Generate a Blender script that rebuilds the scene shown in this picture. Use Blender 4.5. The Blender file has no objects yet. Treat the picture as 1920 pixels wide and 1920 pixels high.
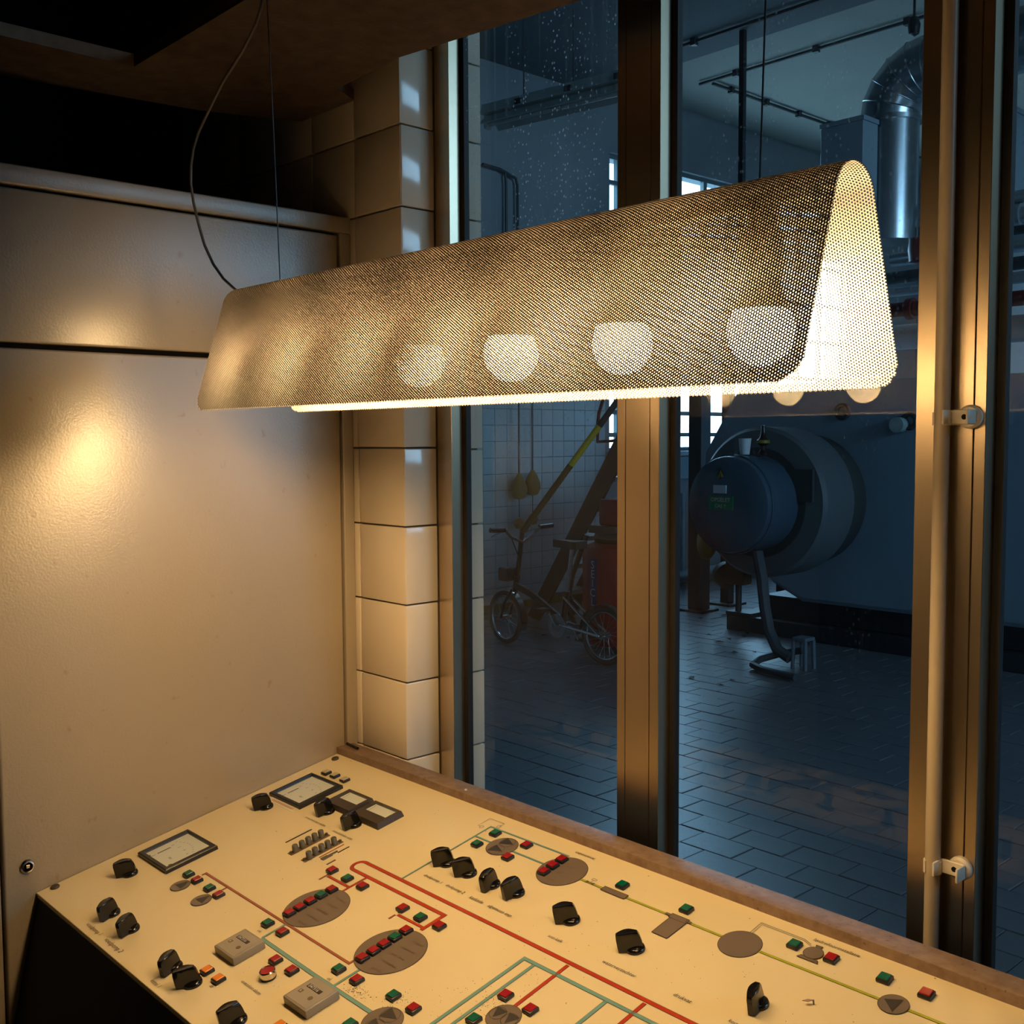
import bpy, bmesh, math, random
from mathutils import Matrix, Vector
random.seed(7)
S = bpy.context.scene
COL = S.collection
EYE = 1.58
R = math.radians

# ------------------------------------------------------------------ camera, exposure, world, daylight
def make_camera():
    yaw, pit, rol, f = R(47.2985), R(-3.8539), R(-0.2991), 2037.39
    fw = Vector((-math.sin(yaw)*math.cos(pit), math.cos(yaw)*math.cos(pit), math.sin(pit)))
    r0 = Vector((math.cos(yaw), math.sin(yaw), 0)); u0 = r0.cross(fw)
    r = r0*math.cos(rol)+u0*math.sin(rol); u = r.cross(fw)
    cd = bpy.data.cameras.new('camera'); cam = bpy.data.objects.new('camera', cd); COL.objects.link(cam)
    m = Matrix((r, u, -fw)).transposed().to_4x4(); m.translation = (0, 0, EYE)
    cam.matrix_world = m
    cd.sensor_width = 36; cd.lens = f/1920*36; cd.clip_start = 0.02
    S.camera = cam
make_camera()
S.view_settings.view_transform = 'Standard'; S.view_settings.look = 'None'
S.view_settings.exposure = 1.0; S.view_settings.gamma = 1.0; S.view_settings.use_curve_mapping = False
S.cycles.use_denoising = True
S.cycles.max_bounces = 10; S.cycles.transparent_max_bounces = 24
S.cycles.sample_clamp_indirect = 4.0
S.cycles.caustics_reflective = False; S.cycles.caustics_refractive = False

SKY = 5.6            # overcast daylight seen through the hall windows
BULB = 58.0          # lamp bulbs
BULB_COL = (1.0, 0.655, 0.30)
W = bpy.data.worlds.new('overcast_sky'); S.world = W; W.use_nodes = True
bgn = W.node_tree.nodes['Background']
bgn.inputs[0].default_value = (0.38, 0.70, 1.0, 1); bgn.inputs[1].default_value = SKY

def portal(name, loc, rot, sx, sy):
    l = bpy.data.lights.new(name, 'AREA'); l.shape = 'RECTANGLE'; l.size = sx; l.size_y = sy
    l.cycles.is_portal = True
    o = bpy.data.objects.new(name, l); COL.objects.link(o); o.location = loc; o.rotation_euler = rot
# hall windows: left wall x=-7.4 (in view), right wall x=6 (out of view)
portal('daylight_portal', (-7.45, 10.4, 2.92), (0, R(-90), 0), 3.0, 4.5)
portal('daylight_portal.001', (6.05, 5.75, 4.05), (0, R(90), 0), 1.7, 4.5)

# ------------------------------------------------------------------ helpers
class MB:
    def __init__(s): s.bm = bmesh.new()
    def _mark(s): return len(s.bm.verts)
    def box(s, x0, x1, y0, y1, z0, z1, bev=0.0, seg=2):
        vs = [s.bm.verts.new((x, y, z)) for x in (x0, x1) for y in (y0, y1) for z in (z0, z1)]
        fs = [s.bm.faces.new([vs[i] for i in q]) for q in ((0,1,3,2),(4,6,7,5),(0,4,5,1),(2,3,7,6),(0,2,6,4),(1,5,7,3))]
        if bev:
            es = {e for f in fs for e in f.edges}
            bmesh.ops.bevel(s.bm, geom=list(es), offset=bev, segments=seg, affect='EDGES', profile=0.5)
        return s
    def poly(s, pts):
        s.bm.faces.new([s.bm.verts.new(p) for p in pts]); return s
    def cyl(s, p0, p1, r0, r1=None, seg=16, cap=True):
        p0, p1 = Vector(p0), Vector(p1); r1 = r0 if r1 is None else r1
        d = (p1-p0).normalized(); a = d.orthogonal().normalized(); b = d.cross(a)
        A, B = [], []
        for i in range(seg):
            t = 2*math.pi*i/seg; o = a*math.cos(t)+b*math.sin(t)
            A.append(s.bm.verts.new(p0+o*r0)); B.append(s.bm.verts.new(p1+o*r1))
        for i in range(seg):
            j = (i+1) % seg; s.bm.faces.new((A[i], A[j], B[j], B[i]))
        if cap:
            s.bm.faces.new(A[::-1]); s.bm.faces.new(B)
        return s
    def tube(s, pts, r, seg=8, cap=True, closed=False):
        pts = [Vector(p) for p in pts]; n = len(pts); rings = []
        ref = None
        for i, p in enumerate(pts):
            if closed: d = (pts[(i+1) % n]-pts[i-1]).normalized()
            else: d = (pts[min(i+1, n-1)]-pts[max(i-1, 0)]).normalized()
            if ref is None: ref = d.orthogonal().normalized()
            a = (ref-d*ref.dot(d))
            a = d.orthogonal().normalized() if a.length < 1e-5 else a.normalized()
            ref = a; b = d.cross(a); rr = r[i] if isinstance(r, (list, tuple)) else r
            rings.append([s.bm.verts.new(p+(a*math.cos(2*math.pi*k/seg)+b*math.sin(2*math.pi*k/seg))*rr) for k in range(seg)])
        m = n if closed else n-1
        for i in range(m):
            A, B = rings[i], rings[(i+1) % n]
            for k in range(seg):
                j = (k+1) % seg; s.bm.faces.new((A[k], A[j], B[j], B[k]))
        if cap and not closed:
            s.bm.faces.new(rings[0][::-1]); s.bm.faces.new(rings[-1])
        return s
    def lathe(s, prof, c=(0, 0, 0), ax=(0, 0, 1), seg=24, cap=True):
        c, ax = Vector(c), Vector(ax).normalized(); a = ax.orthogonal().normalized(); b = ax.cross(a); rings = []
        for r, z in prof:
            rings.append([s.bm.verts.new(c+ax*z+(a*math.cos(2*math.pi*k/seg)+b*math.sin(2*math.pi*k/seg))*max(r, 1e-5)) for k in range(seg)])
        for A, B in zip(rings, rings[1:]):
            for k in range(seg):
                j = (k+1) % seg; s.bm.faces.new((A[k], A[j], B[j], B[k]))
        if cap:
            s.bm.faces.new(rings[0][::-1]); s.bm.faces.new(rings[-1])
        return s
    def prism(s, poly, h0, h1, fn=lambda a, b, h: (a, b, h)):
        A = [s.bm.verts.new(fn(a, b, h0)) for a, b in poly]; B = [s.bm.verts.new(fn(a, b, h1)) for a, b in poly]
        n = len(A)
        for i in range(n):
            j = (i+1) % n; s.bm.faces.new((A[i], A[j], B[j], B[i]))
        s.bm.faces.new(A[::-1]); s.bm.faces.new(B); return s
    def ball(s, c, r, seg=12, rings=8, sz=1.0):
        prof = [(r*math.sin(math.pi*i/rings), -r*sz*math.cos(math.pi*i/rings)) for i in range(rings+1)]
        return s.lathe(prof, c, (0, 0, 1), seg, False)
    def mesh(s, name, mat, ang=35):
        bmesh.ops.remove_doubles(s.bm, verts=s.bm.verts, dist=1e-6)
        bmesh.ops.recalc_face_normals(s.bm, faces=s.bm.faces)
        me = bpy.data.meshes.new(name); s.bm.to_mesh(me); s.bm.free()
        for p in me.polygons: p.use_smooth = True
        me.set_sharp_from_angle(angle=R(ang))
        if mat: me.materials.append(mat)
        return me
    def build(s, name, mat, parent=None, label=None, mtx=None, ang=35):
        return link(name, s.mesh(name, mat, ang), parent, label, mtx)

def link(name, data, parent=None, label=None, mtx=None):
    o = bpy.data.objects.new(name, data); COL.objects.link(o)
    if parent is not None: o.parent = parent
    if mtx is not None: o.matrix_local = mtx
    if label: o['label'] = label
    return o
def tag(o, label, cat, group=None):
    o['label'] = label; o['category'] = cat
    if group: o['group'] = group
    return o
def struct(o, label=None):
    o['kind'] = 'structure'
    if label: o['label'] = label
    return o
def thing(name, label, cat, loc=(0, 0, 0), group=None):
    o = bpy.data.objects.new(name, None); COL.objects.link(o); o.location = loc; o.empty_display_size = 0.05
    return tag(o, label, cat, group)
def T(x, y, z): return Matrix.Translation((x, y, z))

# ------------------------------------------------------------------ materials
MATS = {}
def mat(name, col, rough=0.5, metal=0.0, var=None, vscale=20, vamt=0.5, bump=0.0, bscale=200, spec=0.5, emit=None, coat=0.0, sub=None):
    """procedural principled material: var = second colour mixed in by noise, bump = fine relief"""
    m = bpy.data.materials.new(name); m.use_nodes = True; nt = m.node_tree; N = nt.nodes; L = nt.links
    p = N['Principled BSDF']; p.inputs['Base Color'].default_value = (*col, 1); p.inputs['Roughness'].default_value = rough
    p.inputs['Metallic'].default_value = metal; p.inputs['Specular IOR Level'].default_value = spec
    if coat: p.inputs['Coat Weight'].default_value = coat; p.inputs['Coat Roughness'].default_value = 0.08
    tc = N.new('ShaderNodeTexCoord')
    if var:
        n = N.new('ShaderNodeTexNoise'); n.inputs['Scale'].default_value = vscale; n.inputs['Detail'].default_value = 5
        L.new(tc.outputs['Object'], n.inputs['Vector'])
        cr = N.new('ShaderNodeValToRGB'); cr.color_ramp.elements[0].position = 0.5-vamt/2; cr.color_ramp.elements[1].position = 0.5+vamt/2
        cr.color_ramp.elements[0].color = (*col, 1); cr.color_ramp.elements[1].color = (*var, 1)
        L.new(n.outputs['Fac'], cr.inputs['Fac']); L.new(cr.outputs['Color'], p.inputs['Base Color'])
    if bump:
        n2 = N.new('ShaderNodeTexNoise'); n2.inputs['Scale'].default_value = bscale; n2.inputs['Detail'].default_value = 3
        L.new(tc.outputs['Object'], n2.inputs['Vector'])
        b = N.new('ShaderNodeBump'); b.inputs['Strength'].default_value = bump; b.inputs['Distance'].default_value = 0.002
        L.new(n2.outputs['Fac'], b.inputs['Height']); L.new(b.outputs['Normal'], p.inputs['Normal'])
    if emit:
        p.inputs['Emission Color'].default_value = (*emit[0], 1); p.inputs['Emission Strength'].default_value = emit[1]
    MATS[name] = m
    return m

def speckle(m, col, scale, thr, amt=1.0):
    """adds small stains of another colour to a material made by mat()"""
    nt = m.node_tree; N = nt.nodes; L = nt.links; p = N['Principled BSDF']
    tc = N.new('ShaderNodeTexCoord'); n = N.new('ShaderNodeTexNoise'); n.inputs['Scale'].default_value = scale; n.inputs['Detail'].default_value = 2
    L.new(tc.outputs['Object'], n.inputs['Vector'])
    mr = N.new('ShaderNodeMapRange'); mr.inputs[1].default_value = thr; mr.inputs[2].default_value = thr+0.06; mr.inputs[3].default_value = 0; mr.inputs[4].default_value = amt
    L.new(n.outputs['Fac'], mr.inputs[0])
    mx = N.new('ShaderNodeMix'); mx.data_type = 'RGBA'
    L.new(mr.outputs[0], mx.inputs[0])
    src = p.inputs['Base Color']
    if src.is_linked: L.new(src.links[0].from_socket, mx.inputs[6])
    else: mx.inputs[6].default_value = src.default_value
    mx.inputs[7].default_value = (*col, 1); L.new(mx.outputs[2], p.inputs['Base Color'])
    return m

cab_m = mat('grey_cabinet_paint', (0.33, 0.27, 0.195), 0.34, spec=1.0, bump=0.16, bscale=260)
speckle(cab_m, (0.25, 0.15, 0.08), 38, 0.69, 0.5)
panel_m = mat('yellowed_panel_plastic', (0.78, 0.67, 0.43), 0.22, var=(0.74, 0.61, 0.36), vscale=5, vamt=0.6)
speckle(panel_m, (0.20, 0.12, 0.05), 110, 0.74, 0.9)
edge_m = mat('panel_edge_plastic', (0.55, 0.42, 0.14), 0.4)
black_m = mat('black_console_paint', (0.006, 0.006, 0.007), 0.7, spec=0.2)
bake_m = mat('black_bakelite', (0.008, 0.007, 0.007), 0.16)
bez_m = mat('black_button_plastic', (0.012, 0.010, 0.010), 0.35)
redcap_m = mat('red_button_lens', (0.30, 0.006, 0.010), 0.25)
greencap_m = mat('green_button_lens', (0.0, 0.10, 0.055), 0.25)
orangecap_m = mat('orange_button_lens', (0.75, 0.20, 0.008), 0.3)
beigecap_m = mat('beige_button_cap', (0.42, 0.36, 0.24), 0.45)
disc_m = mat('brown_printed_disc', (0.155, 0.118, 0.088), 0.3)
redline_m = mat('red_printed_line', (0.42, 0.040, 0.012), 0.3)
brline_m = mat('rust_printed_line', (0.33, 0.085, 0.035), 0.3)
tealline_m = mat('teal_printed_line', (0.15, 0.31, 0.29), 0.3)
yelline_m = mat('lime_printed_line', (0.36, 0.38, 0.02), 0.3)
ink_m = mat('dark_ink', (0.035, 0.024, 0.016), 0.4)
ink2_m = mat('soft_ink', (0.13, 0.085, 0.045), 0.4)
sym_m = mat('dark_symbol_ink', (0.035, 0.03, 0.026), 0.35)
redink_m = mat('red_handwriting_ink', (0.45, 0.05, 0.03), 0.5)
dial_m = mat('white_dial_plate', (0.90, 0.86, 0.78), 0.3)
paper_m = mat('cream_paper', (0.72, 0.66, 0.52), 0.7)
counter_m = mat('grey_counter_plastic', (0.26, 0.225, 0.18), 0.42)
countf_m = mat('grey_counter_face', (0.30, 0.26, 0.215), 0.3)
meter_m = mat('dark_meter_plastic', (0.045, 0.034, 0.027), 0.35)
chrome_m = mat('worn_chrome', (0.72, 0.66, 0.58), 0.18, 1.0)
trim_m = mat('grey_trimmer_metal', (0.16, 0.145, 0.12), 0.4, 0.5, bump=0.4, bscale=900)
sill_m = mat('brown_terrazzo', (0.16, 0.092, 0.055), 0.5, var=(0.27, 0.185, 0.125), vscale=70, vamt=0.5, bump=0.2, bscale=300)
speckle(sill_m, (0.08, 0.045, 0.03), 160, 0.66, 0.8)
tile_m = mat('white_glazed_tile', (0.70, 0.61, 0.49), 0.12, var=(0.66, 0.56, 0.43), vscale=6, vamt=0.8)
speckle(tile_m, (0.18, 0.10, 0.04), 45, 0.76, 0.8)
htile_m = mat('hall_wall_tile', (0.62, 0.64, 0.62), 0.2, var=(0.52, 0.55, 0.55), vscale=3, vamt=0.6)
grout_m = mat('grey_grout', (0.20, 0.165, 0.12), 0.9)
alu_m = mat('anodised_aluminium', (0.62, 0.49, 0.34), 0.30, 1.0, bump=0.02, bscale=60)
alud_m = mat('aluminium_groove', (0.03, 0.025, 0.02), 0.7)
gask_m = mat('black_rubber_gasket', (0.008, 0.007, 0.006), 0.6)
pvc_m = mat('cream_conduit_plastic', (0.40, 0.33, 0.24), 0.4)
clip_m = mat('cream_clip_plastic', (0.70, 0.63, 0.52), 0.4)
board_m = mat('brown_ceiling_board', (0.14, 0.095, 0.06), 0.8, var=(0.085, 0.055, 0.035), vscale=30, vamt=0.4, bump=0.8, bscale=120)
void_m = mat('unlit_black_paint', (0.006, 0.005, 0.005), 0.9, spec=0.1)  # flat black stands in for the unlit dark above cabinet and ceiling board
rwall_m = mat('dark_room_wall', (0.12, 0.10, 0.085), 0.8)
rfloor_m = mat('dark_room_floor', (0.10, 0.09, 0.08), 0.7)
wire_m = mat('steel_wire', (0.35, 0.34, 0.33), 0.35, 0.9)
cord_m = mat('grey_clear_cord', (0.20, 0.17, 0.14), 0.3)
socket_m = mat('white_lampholder', (0.6, 0.57, 0.5), 0.4)
rust_m = mat('rust_flakes', (0.10, 0.05, 0.02), 0.9)
# hall
hceil_m = mat('hall_ceiling_paint', (0.46, 0.44, 0.38), 0.85, var=(0.38, 0.365, 0.32), vscale=0.8, vamt=0.7)
hwall_m = mat('hall_wall_paint', (0.34, 0.36, 0.37), 0.8, var=(0.28, 0.30, 0.32), vscale=1.5, vamt=0.6)
beam_m = mat('concrete_beam_paint', (0.16, 0.17, 0.18), 0.85)
pav_m = mat('blue_grey_paver', (0.13, 0.132, 0.148), 0.36, var=(0.18, 0.183, 0.20), spec=0.7, vscale=4, vamt=0.7, bump=0.3, bscale=40)
pavj_m = mat('dusty_paver_joint', (0.22, 0.23, 0.24), 0.9)
ground_m = mat('added_ground_concrete', (0.30, 0.30, 0.29), 0.9)
boil_m = mat('blue_grey_boiler_paint', (0.25, 0.33, 0.40), 0.36, var=(0.20, 0.27, 0.34), vscale=2, vamt=0.8)
burn_m = mat('grey_burner_paint', (0.12, 0.135, 0.145), 0.42)
burnd_m = mat('dark_burner_casting', (0.05, 0.052, 0.05), 0.5)
hood_m = mat('blue_burner_hood', (0.06, 0.095, 0.135), 0.26)
steel_m = mat('black_steel', (0.025, 0.028, 0.032), 0.5)
dust_m = mat('pale_dusty_plate', (0.42, 0.50, 0.50), 0.6, var=(0.30, 0.36, 0.37), vscale=14, vamt=0.4)
galv_m = mat('galvanised_sheet', (0.56, 0.60, 0.62), 0.27, 0.95, var=(0.46, 0.50, 0.53), vscale=9, vamt=0.6)
fan_m = mat('light_blue_sheet_metal', (0.30, 0.38, 0.43), 0.45)
red_m = mat('red_enamel', (0.32, 0.012, 0.018), 0.35)
dred_m = mat('dark_red_pipe_paint', (0.17, 0.03, 0.025), 0.45)
pipe_m = mat('insulated_pipe_foil', (0.50, 0.53, 0.54), 0.3, 0.6)
dpipe_m = mat('dark_pipe', (0.05, 0.055, 0.06), 0.45)
white_m = mat('white_plastic', (0.72, 0.74, 0.74), 0.35)
pale_m = mat('pale_board', (0.55, 0.62, 0.64), 0.5)
hose_m = mat('grey_corrugated_hose', (0.05, 0.06, 0.07), 0.5)
stool_m = mat('pale_blue_stool_plastic', (0.13, 0.17, 0.21), 0.5)
yel_m = mat('yellow_paint', (0.55, 0.38, 0.02), 0.45)
yeld_m = mat('dirty_yellow_cast', (0.24, 0.17, 0.02), 0.5)
brown_m = mat('rusty_brown_casting', (0.07, 0.045, 0.025), 0.6)
bike_m = mat('black_bike_paint', (0.012, 0.012, 0.014), 0.3)
tyre_m = mat('grey_tyre_rubber', (0.055, 0.062, 0.066), 0.6)
bchr_m = mat('bike_chrome', (0.6, 0.62, 0.63), 0.2, 1.0)
stair_m = mat('brown_steel_stair', (0.06, 0.05, 0.042), 0.5)
tread_m = mat('grey_stair_tread', (0.16, 0.16, 0.155), 0.6)
ochre_m = mat('ochre_wood', (0.40, 0.23, 0.07), 0.5)
green_m = mat('green_sticker', (0.0, 0.20, 0.09), 0.5)
blue_m = mat('blue_sticker', (0.02, 0.05, 0.22), 0.5)
wprint_m = mat('white_print', (0.62, 0.65, 0.66), 0.5)
tubeg_m = mat('opal_fluorescent_tube', (0.62, 0.70, 0.70), 0.25)
refl_m = mat('enamel_reflector', (0.50, 0.58, 0.58), 0.3)
wframe_m = mat('grey_window_frame', (0.20, 0.26, 0.28), 0.5)
leaf_m = mat('dead_leaf', (0.03, 0.03, 0.032), 0.8)
rad_m = mat('pale_blue_panel', (0.30, 0.42, 0.46), 0.5)
neck_m = mat('white_bulb_neck_plastic', (0.75, 0.72, 0.66), 0.45)
bulbg_m = mat('opal_bulb_glass', (0.9, 0.85, 0.75), 0.3, emit=(BULB_COL, BULB))

hole_m = mat('shade_hole_edge', (0.28, 0.235, 0.19), 0.5)
shade_m = mat('dark_shade_steel', (0.16, 0.14, 0.12), 0.45)
liner_m = mat('white_shade_enamel', (0.66, 0.635, 0.585), 0.5)

def glass(name, dirt=0.0):
    m = bpy.data.materials.new(name); m.use_nodes = True; nt = m.node_tree; N = nt.nodes; L = nt.links
    N.remove(N['Principled BSDF']); out = N['Material Output']
    tr = N.new('ShaderNodeBsdfTransparent'); tr.inputs[0].default_value = (0.90, 0.95, 0.96, 1)
    gl = N.new('ShaderNodeBsdfGlossy'); gl.inputs['Roughness'].default_value = 0.0
    fr = N.new('ShaderNodeFresnel'); ge = N.new('ShaderNodeNewGeometry'); io = N.new('ShaderNodeMapRange')   # thin pane: same reflection from both sides
    io.inputs[3].default_value = 1.52; io.inputs[4].default_value = 1/1.52; L.new(ge.outputs['Backfacing'], io.inputs[0]); L.new(io.outputs[0], fr.inputs[0])
    mx = N.new('ShaderNodeMixShader'); L.new(fr.outputs[0], mx.inputs[0]); L.new(tr.outputs[0], mx.inputs[1]); L.new(gl.outputs[0], mx.inputs[2])
    last = mx
    if dirt:
        tc = N.new('ShaderNodeTexCoord')
        # dried drops (small spots) gathered in vertical runs, mostly on the upper part of the pane
        mp = N.new('ShaderNodeMapping'); mp.inputs['Scale'].default_value = (150, 150, 110); L.new(tc.outputs['Object'], mp.inputs[0])
        vo = N.new('ShaderNodeTexVoronoi'); vo.inputs['Scale'].default_value = 1.0; vo.inputs['Randomness'].default_value = 1.0; L.new(mp.outputs[0], vo.inputs['Vector'])
        sp = N.new('ShaderNodeMapRange'); sp.inputs[1].default_value = 0.10; sp.inputs[2].default_value = 0.32; sp.inputs[3].default_value = 1; sp.inputs[4].default_value = 0
        L.new(vo.outputs['Distance'], sp.inputs[0])
        wn = N.new('ShaderNodeSeparateColor'); L.new(vo.outputs['Color'], wn.inputs[0])
        gt = N.new('ShaderNodeMath'); gt.operation = 'GREATER_THAN'; gt.inputs[1].default_value = 0.25; L.new(wn.outputs[0], gt.inputs[0])
        mp2 = N.new('ShaderNodeMapping'); mp2.inputs['Scale'].default_value = (26, 26, 1.6); L.new(tc.outputs['Object'], mp2.inputs[0])
        n2 = N.new('ShaderNodeTexNoise'); n2.inputs['Scale'].default_value = 1.0; n2.inputs['Detail'].default_value = 3; L.new(mp2.outputs[0], n2.inputs['Vector'])
        ru = N.new('ShaderNodeMapRange'); ru.inputs[1].default_value = 0.42; ru.inputs[2].default_value = 0.56; L.new(n2.outputs['Fac'], ru.inputs[0])
        mp3 = N.new('ShaderNodeMapping'); mp3.inputs['Scale'].default_value = (120, 120, 1.2); L.new(tc.outputs['Object'], mp3.inputs[0])
        n3 = N.new('ShaderNodeTexNoise'); n3.inputs['Scale'].default_value = 1.0; n3.inputs['Detail'].default_value = 2; L.new(mp3.outputs[0], n3.inputs['Vector'])
        st = N.new('ShaderNodeMapRange'); st.inputs[1].default_value = 0.55; st.inputs[2].default_value = 0.8; st.inputs[4].default_value = 0.16; L.new(n3.outputs['Fac'], st.inputs[0])
        a = N.new('ShaderNodeMath'); a.operation = 'MULTIPLY'; L.new(sp.outputs[0], a.inputs[0]); L.new(gt.outputs[0], a.inputs[1])
        b = N.new('ShaderNodeMath'); b.operation = 'MULTIPLY'; L.new(a.outputs[0], b.inputs[0]); L.new(ru.outputs[0], b.inputs[1])
        c = N.new('ShaderNodeMath'); c.operation = 'ADD'; L.new(b.outputs[0], c.inputs[0]); L.new(st.outputs[0], c.inputs[1])
        # fades out below eye height
        sx = N.new('ShaderNodeSeparateXYZ'); L.new(tc.outputs['Object'], sx.inputs[0])
        hz = N.new('ShaderNodeMapRange'); hz.inputs[1].default_value = 1.50; hz.inputs[2].default_value = 1.85; hz.inputs[3].default_value = 0.05; hz.inputs[4].default_value = dirt
        L.new(sx.outputs['Z'], hz.inputs[0])
        d = N.new('ShaderNodeMath'); d.operation = 'MULTIPLY'; L.new(c.outputs[0], d.inputs[0]); L.new(hz.outputs[0], d.inputs[1]); d.use_clamp = True
        tl = N.new('ShaderNodeBsdfTranslucent'); tl.inputs[0].default_value = (0.75, 0.78, 0.8, 1)
        df = N.new('ShaderNodeBsdfDiffuse'); df.inputs[0].default_value = (0.75, 0.78, 0.8, 1)
        ad = N.new('ShaderNodeMixShader'); ad.inputs[0].default_value = 0.15; L.new(tl.outputs[0], ad.inputs[1]); L.new(df.outputs[0], ad.inputs[2])
        m2 = N.new('ShaderNodeMixShader'); L.new(d.outputs[0], m2.inputs[0]); L.new(mx.outputs[0], m2.inputs[1]); L.new(ad.outputs[0], m2.inputs[2]); last = m2
    L.new(last.outputs[0], out.inputs[0]); return m
glass_m = glass('window_glass', 0.25)
glassd_m = glass('streaked_window_glass', 0.85)
hglass_m = glass('hall_window_glass')
meterg_m = glass('meter_window')

TEXTS = []
def text(name, s, size, mtx, parent, m, align='LEFT', shear=0.0):
    c = bpy.data.curves.new(name, 'FONT'); c.body = s; c.size = size; c.align_x = align; c.align_y = 'CENTER'; c.shear = shear; c.resolution_u = 2
    c.materials.append(m)
    o = link(name, c, parent, None, mtx); TEXTS.append(o)
    return o

# ================================================================== CONTROL ROOM SHELL
RX0, RX1, RY0 = -2.55, 2.2, -2.2
struct(MB().box(RX0, RX1, RY0, 1.25, -0.1, 0.0).build('floor', rfloor_m))
struct(MB().box(RX0-.1, RX0, RY0, 1.44, 0, 3.1).build('wall_left', void_m))
struct(MB().box(RX1, RX1+.1, RY0, 1.33, 0, 3.0).build('wall_right', rwall_m))
struct(MB().box(RX0-.1, RX1+.1, RY0-.1, RY0, 0, 3.0).build('wall_back', rwall_m))
struct(MB().box(RX0-.1, 3.5, RY0-.1, 1.36, 2.78, 2.9).build('ceiling', void_m))
# lowered brown board: runs along the window, L-shaped round a dark opening
cb = MB()
cb.prism([(-2.10, 0.40), (-1.898, 0.40), (-1.898, 0.848), (RX1, 0.848), (RX1, 1.60), (-1.167, 1.2252), (-1.546, 1.169), (-1.76, 1.183), (-1.80, 1.247), (-1.99, 1.247), (-2.06, 1.05), (-2.10, 0.72)], 2.24, 2.262)
# cut back the window edge so that the board ends inside the room
cbo = struct(cb.build('ceiling_board', board_m), 'brown fibre ceiling board with a dark opening')
# front wall round the glazing: tiled pier on the left, spandrel below, hidden right end
wf = bpy.data.objects.new('wall_front', None); COL.objects.link(wf); struct(wf)
MB().box(RX0, -1.665, 1.259, 1.442, 0.0, 3.0).build('pier_core', grout_m, wf)
MB().box(-1.665, 3.4, 1.259, 1.442, 0.0, 0.80).build('spandrel', rwall_m, wf)
MB().box(-1.665, 3.4, 1.259, 1.442, 2.90, 3.1).build('lintel', void_m, wf)
tz = [1.5635+k*0.1507 for k in range(-5, 8)]
def tile_mesh(w, h, t=0.011):
    return MB().box(-w/2, w/2, -t/2, t/2, -h/2, h/2, 0.0022, 2).mesh('tile', tile_m)
tm_face = tile_mesh(0.1485, 0.1478); tm_rev = tile_mesh(0.078, 0.1478); tm_out = tile_mesh(0.076, 0.1478)
for i, z in enumerate(tz):
    for c in range(5):
        o = link('tile', tm_face, wf, None, T(-1.6545-0.0755-c*0.1515, 1.2545+random.uniform(-.0008, .0008), z-0.0753) @ Matrix.Rotation(random.uniform(-.004, .004), 4, 'Z'))
    link('tile', tm_rev, wf, None, T(-1.660+random.uniform(-.0006, .0006), 1.2892, z-0.0753) @ Matrix.Rotation(R(90)+random.uniform(-.006, .006), 4, 'Z'))
    link('tile', tm_out, wf, None, T(-1.660, 1.410, z-0.0793) @ Matrix.Rotation(R(90), 4, 'Z'))

# window frames: left jamb, middle mullion, right post; grooved aluminium profiles
FY, GY = 1.330, 1.360
def frame(name, x0, x1, cuts, label):
    o = bpy.data.objects.new(name, None); COL.objects.link(o); struct(o, label)
    xs = [x0]+[c for c in cuts]+[x1]
    for a, b in zip(xs, xs[1:]):
        MB().box(a+(0.0007 if a != x0 else 0), b-(0.0007 if b != x1 else 0), FY, GY-0.0022, 0.80, 2.90, 0.0006, 1).build('profile_strip', alu_m, o)
    MB().box(x0+.001, x1-.001, FY+.004, GY+0.012, 0.80, 2.90).build('frame_core', alud_m, o)
    return o
frame('trim_1', -1.654, -1.611, [], 'aluminium jamb beside the tiled pier')
frame('trim_2', -1.1876, -1.0998, [-1.1700, -1.1190], 'aluminium mullion behind the lamp')
frame('trim_3', -0.6763, -0.5860, [-0.6480, -0.6010], 'aluminium post that carries the conduit')
struct(MB().box(-1.654, 3.4, FY, GY+.012, 0.795, 0.84).build('trim_4', alu_m))
def window(n, x0, x1, m):
    o = bpy.data.objects.new('window_%d' % n, None); COL.objects.link(o); struct(o)
    g = MB()
    g.box(x0, x0+.011, GY-0.002, GY+.010, 0.84, 2.90).box(x1-.011, x1, GY-0.002, GY+.010, 0.84, 2.90)
    g.build('gasket', gask_m, o)
    MB().poly([(x0, GY+.003, .84), (x1, GY+.003, .84), (x1, GY+.003, 2.9), (x0, GY+.003, 2.9)]).build('glass_pane', m, o)
window(1, -1.611, -1.1876, glassd_m); window(2, -1.0998, -0.6763, glass_m); window(3, -0.5860, 3.4, glass_m)

sill = struct(MB().box(-1.8175, 2.0, 1.1935, 1.2354, 0.90, 0.9655, 0.002, 2).build('trim_5', sill_m), 'brown terrazzo window sill')

# ================================================================== CABINET
cab = thing('switch_cabinet', 'tall grey metal switch cabinet with two flush panels left of the console', 'cabinet', (-1.8175, 0.9, 0))
cm = lambda: T(0, -0.9, 0)
def cabp(name, mb, m, par=cab, label=None):
    return mb.build(name, m, par, label, T(1.8175, -0.9, 0) if par is cab else None)
CX = -1.8175
cabp('body', MB().box(-2.35, CX-.022, -0.6, 1.247, 0.0, 2.012), void_m)
cabp('top_frame', MB().box(-2.35, CX, -0.6, 1.247, 1.9855, 2.0175, 0.003, 3), cab_m)
cabp('side_frame', MB().box(CX-.03, CX, 1.2215, 1.247, 0.0, 1.9855, 0.003, 3), cab_m)
up = cabp('upper_panel', MB().box(CX-.02, CX+.001, 0.556, 1.2150, 1.7375, 1.9800, 0.004, 3), cab_m)
lp = cabp('lower_panel', MB().box(CX-.02, CX+.001, 0.556, 1.2150, 0.06, 1.7285, 0.004, 3), cab_m)
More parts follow.
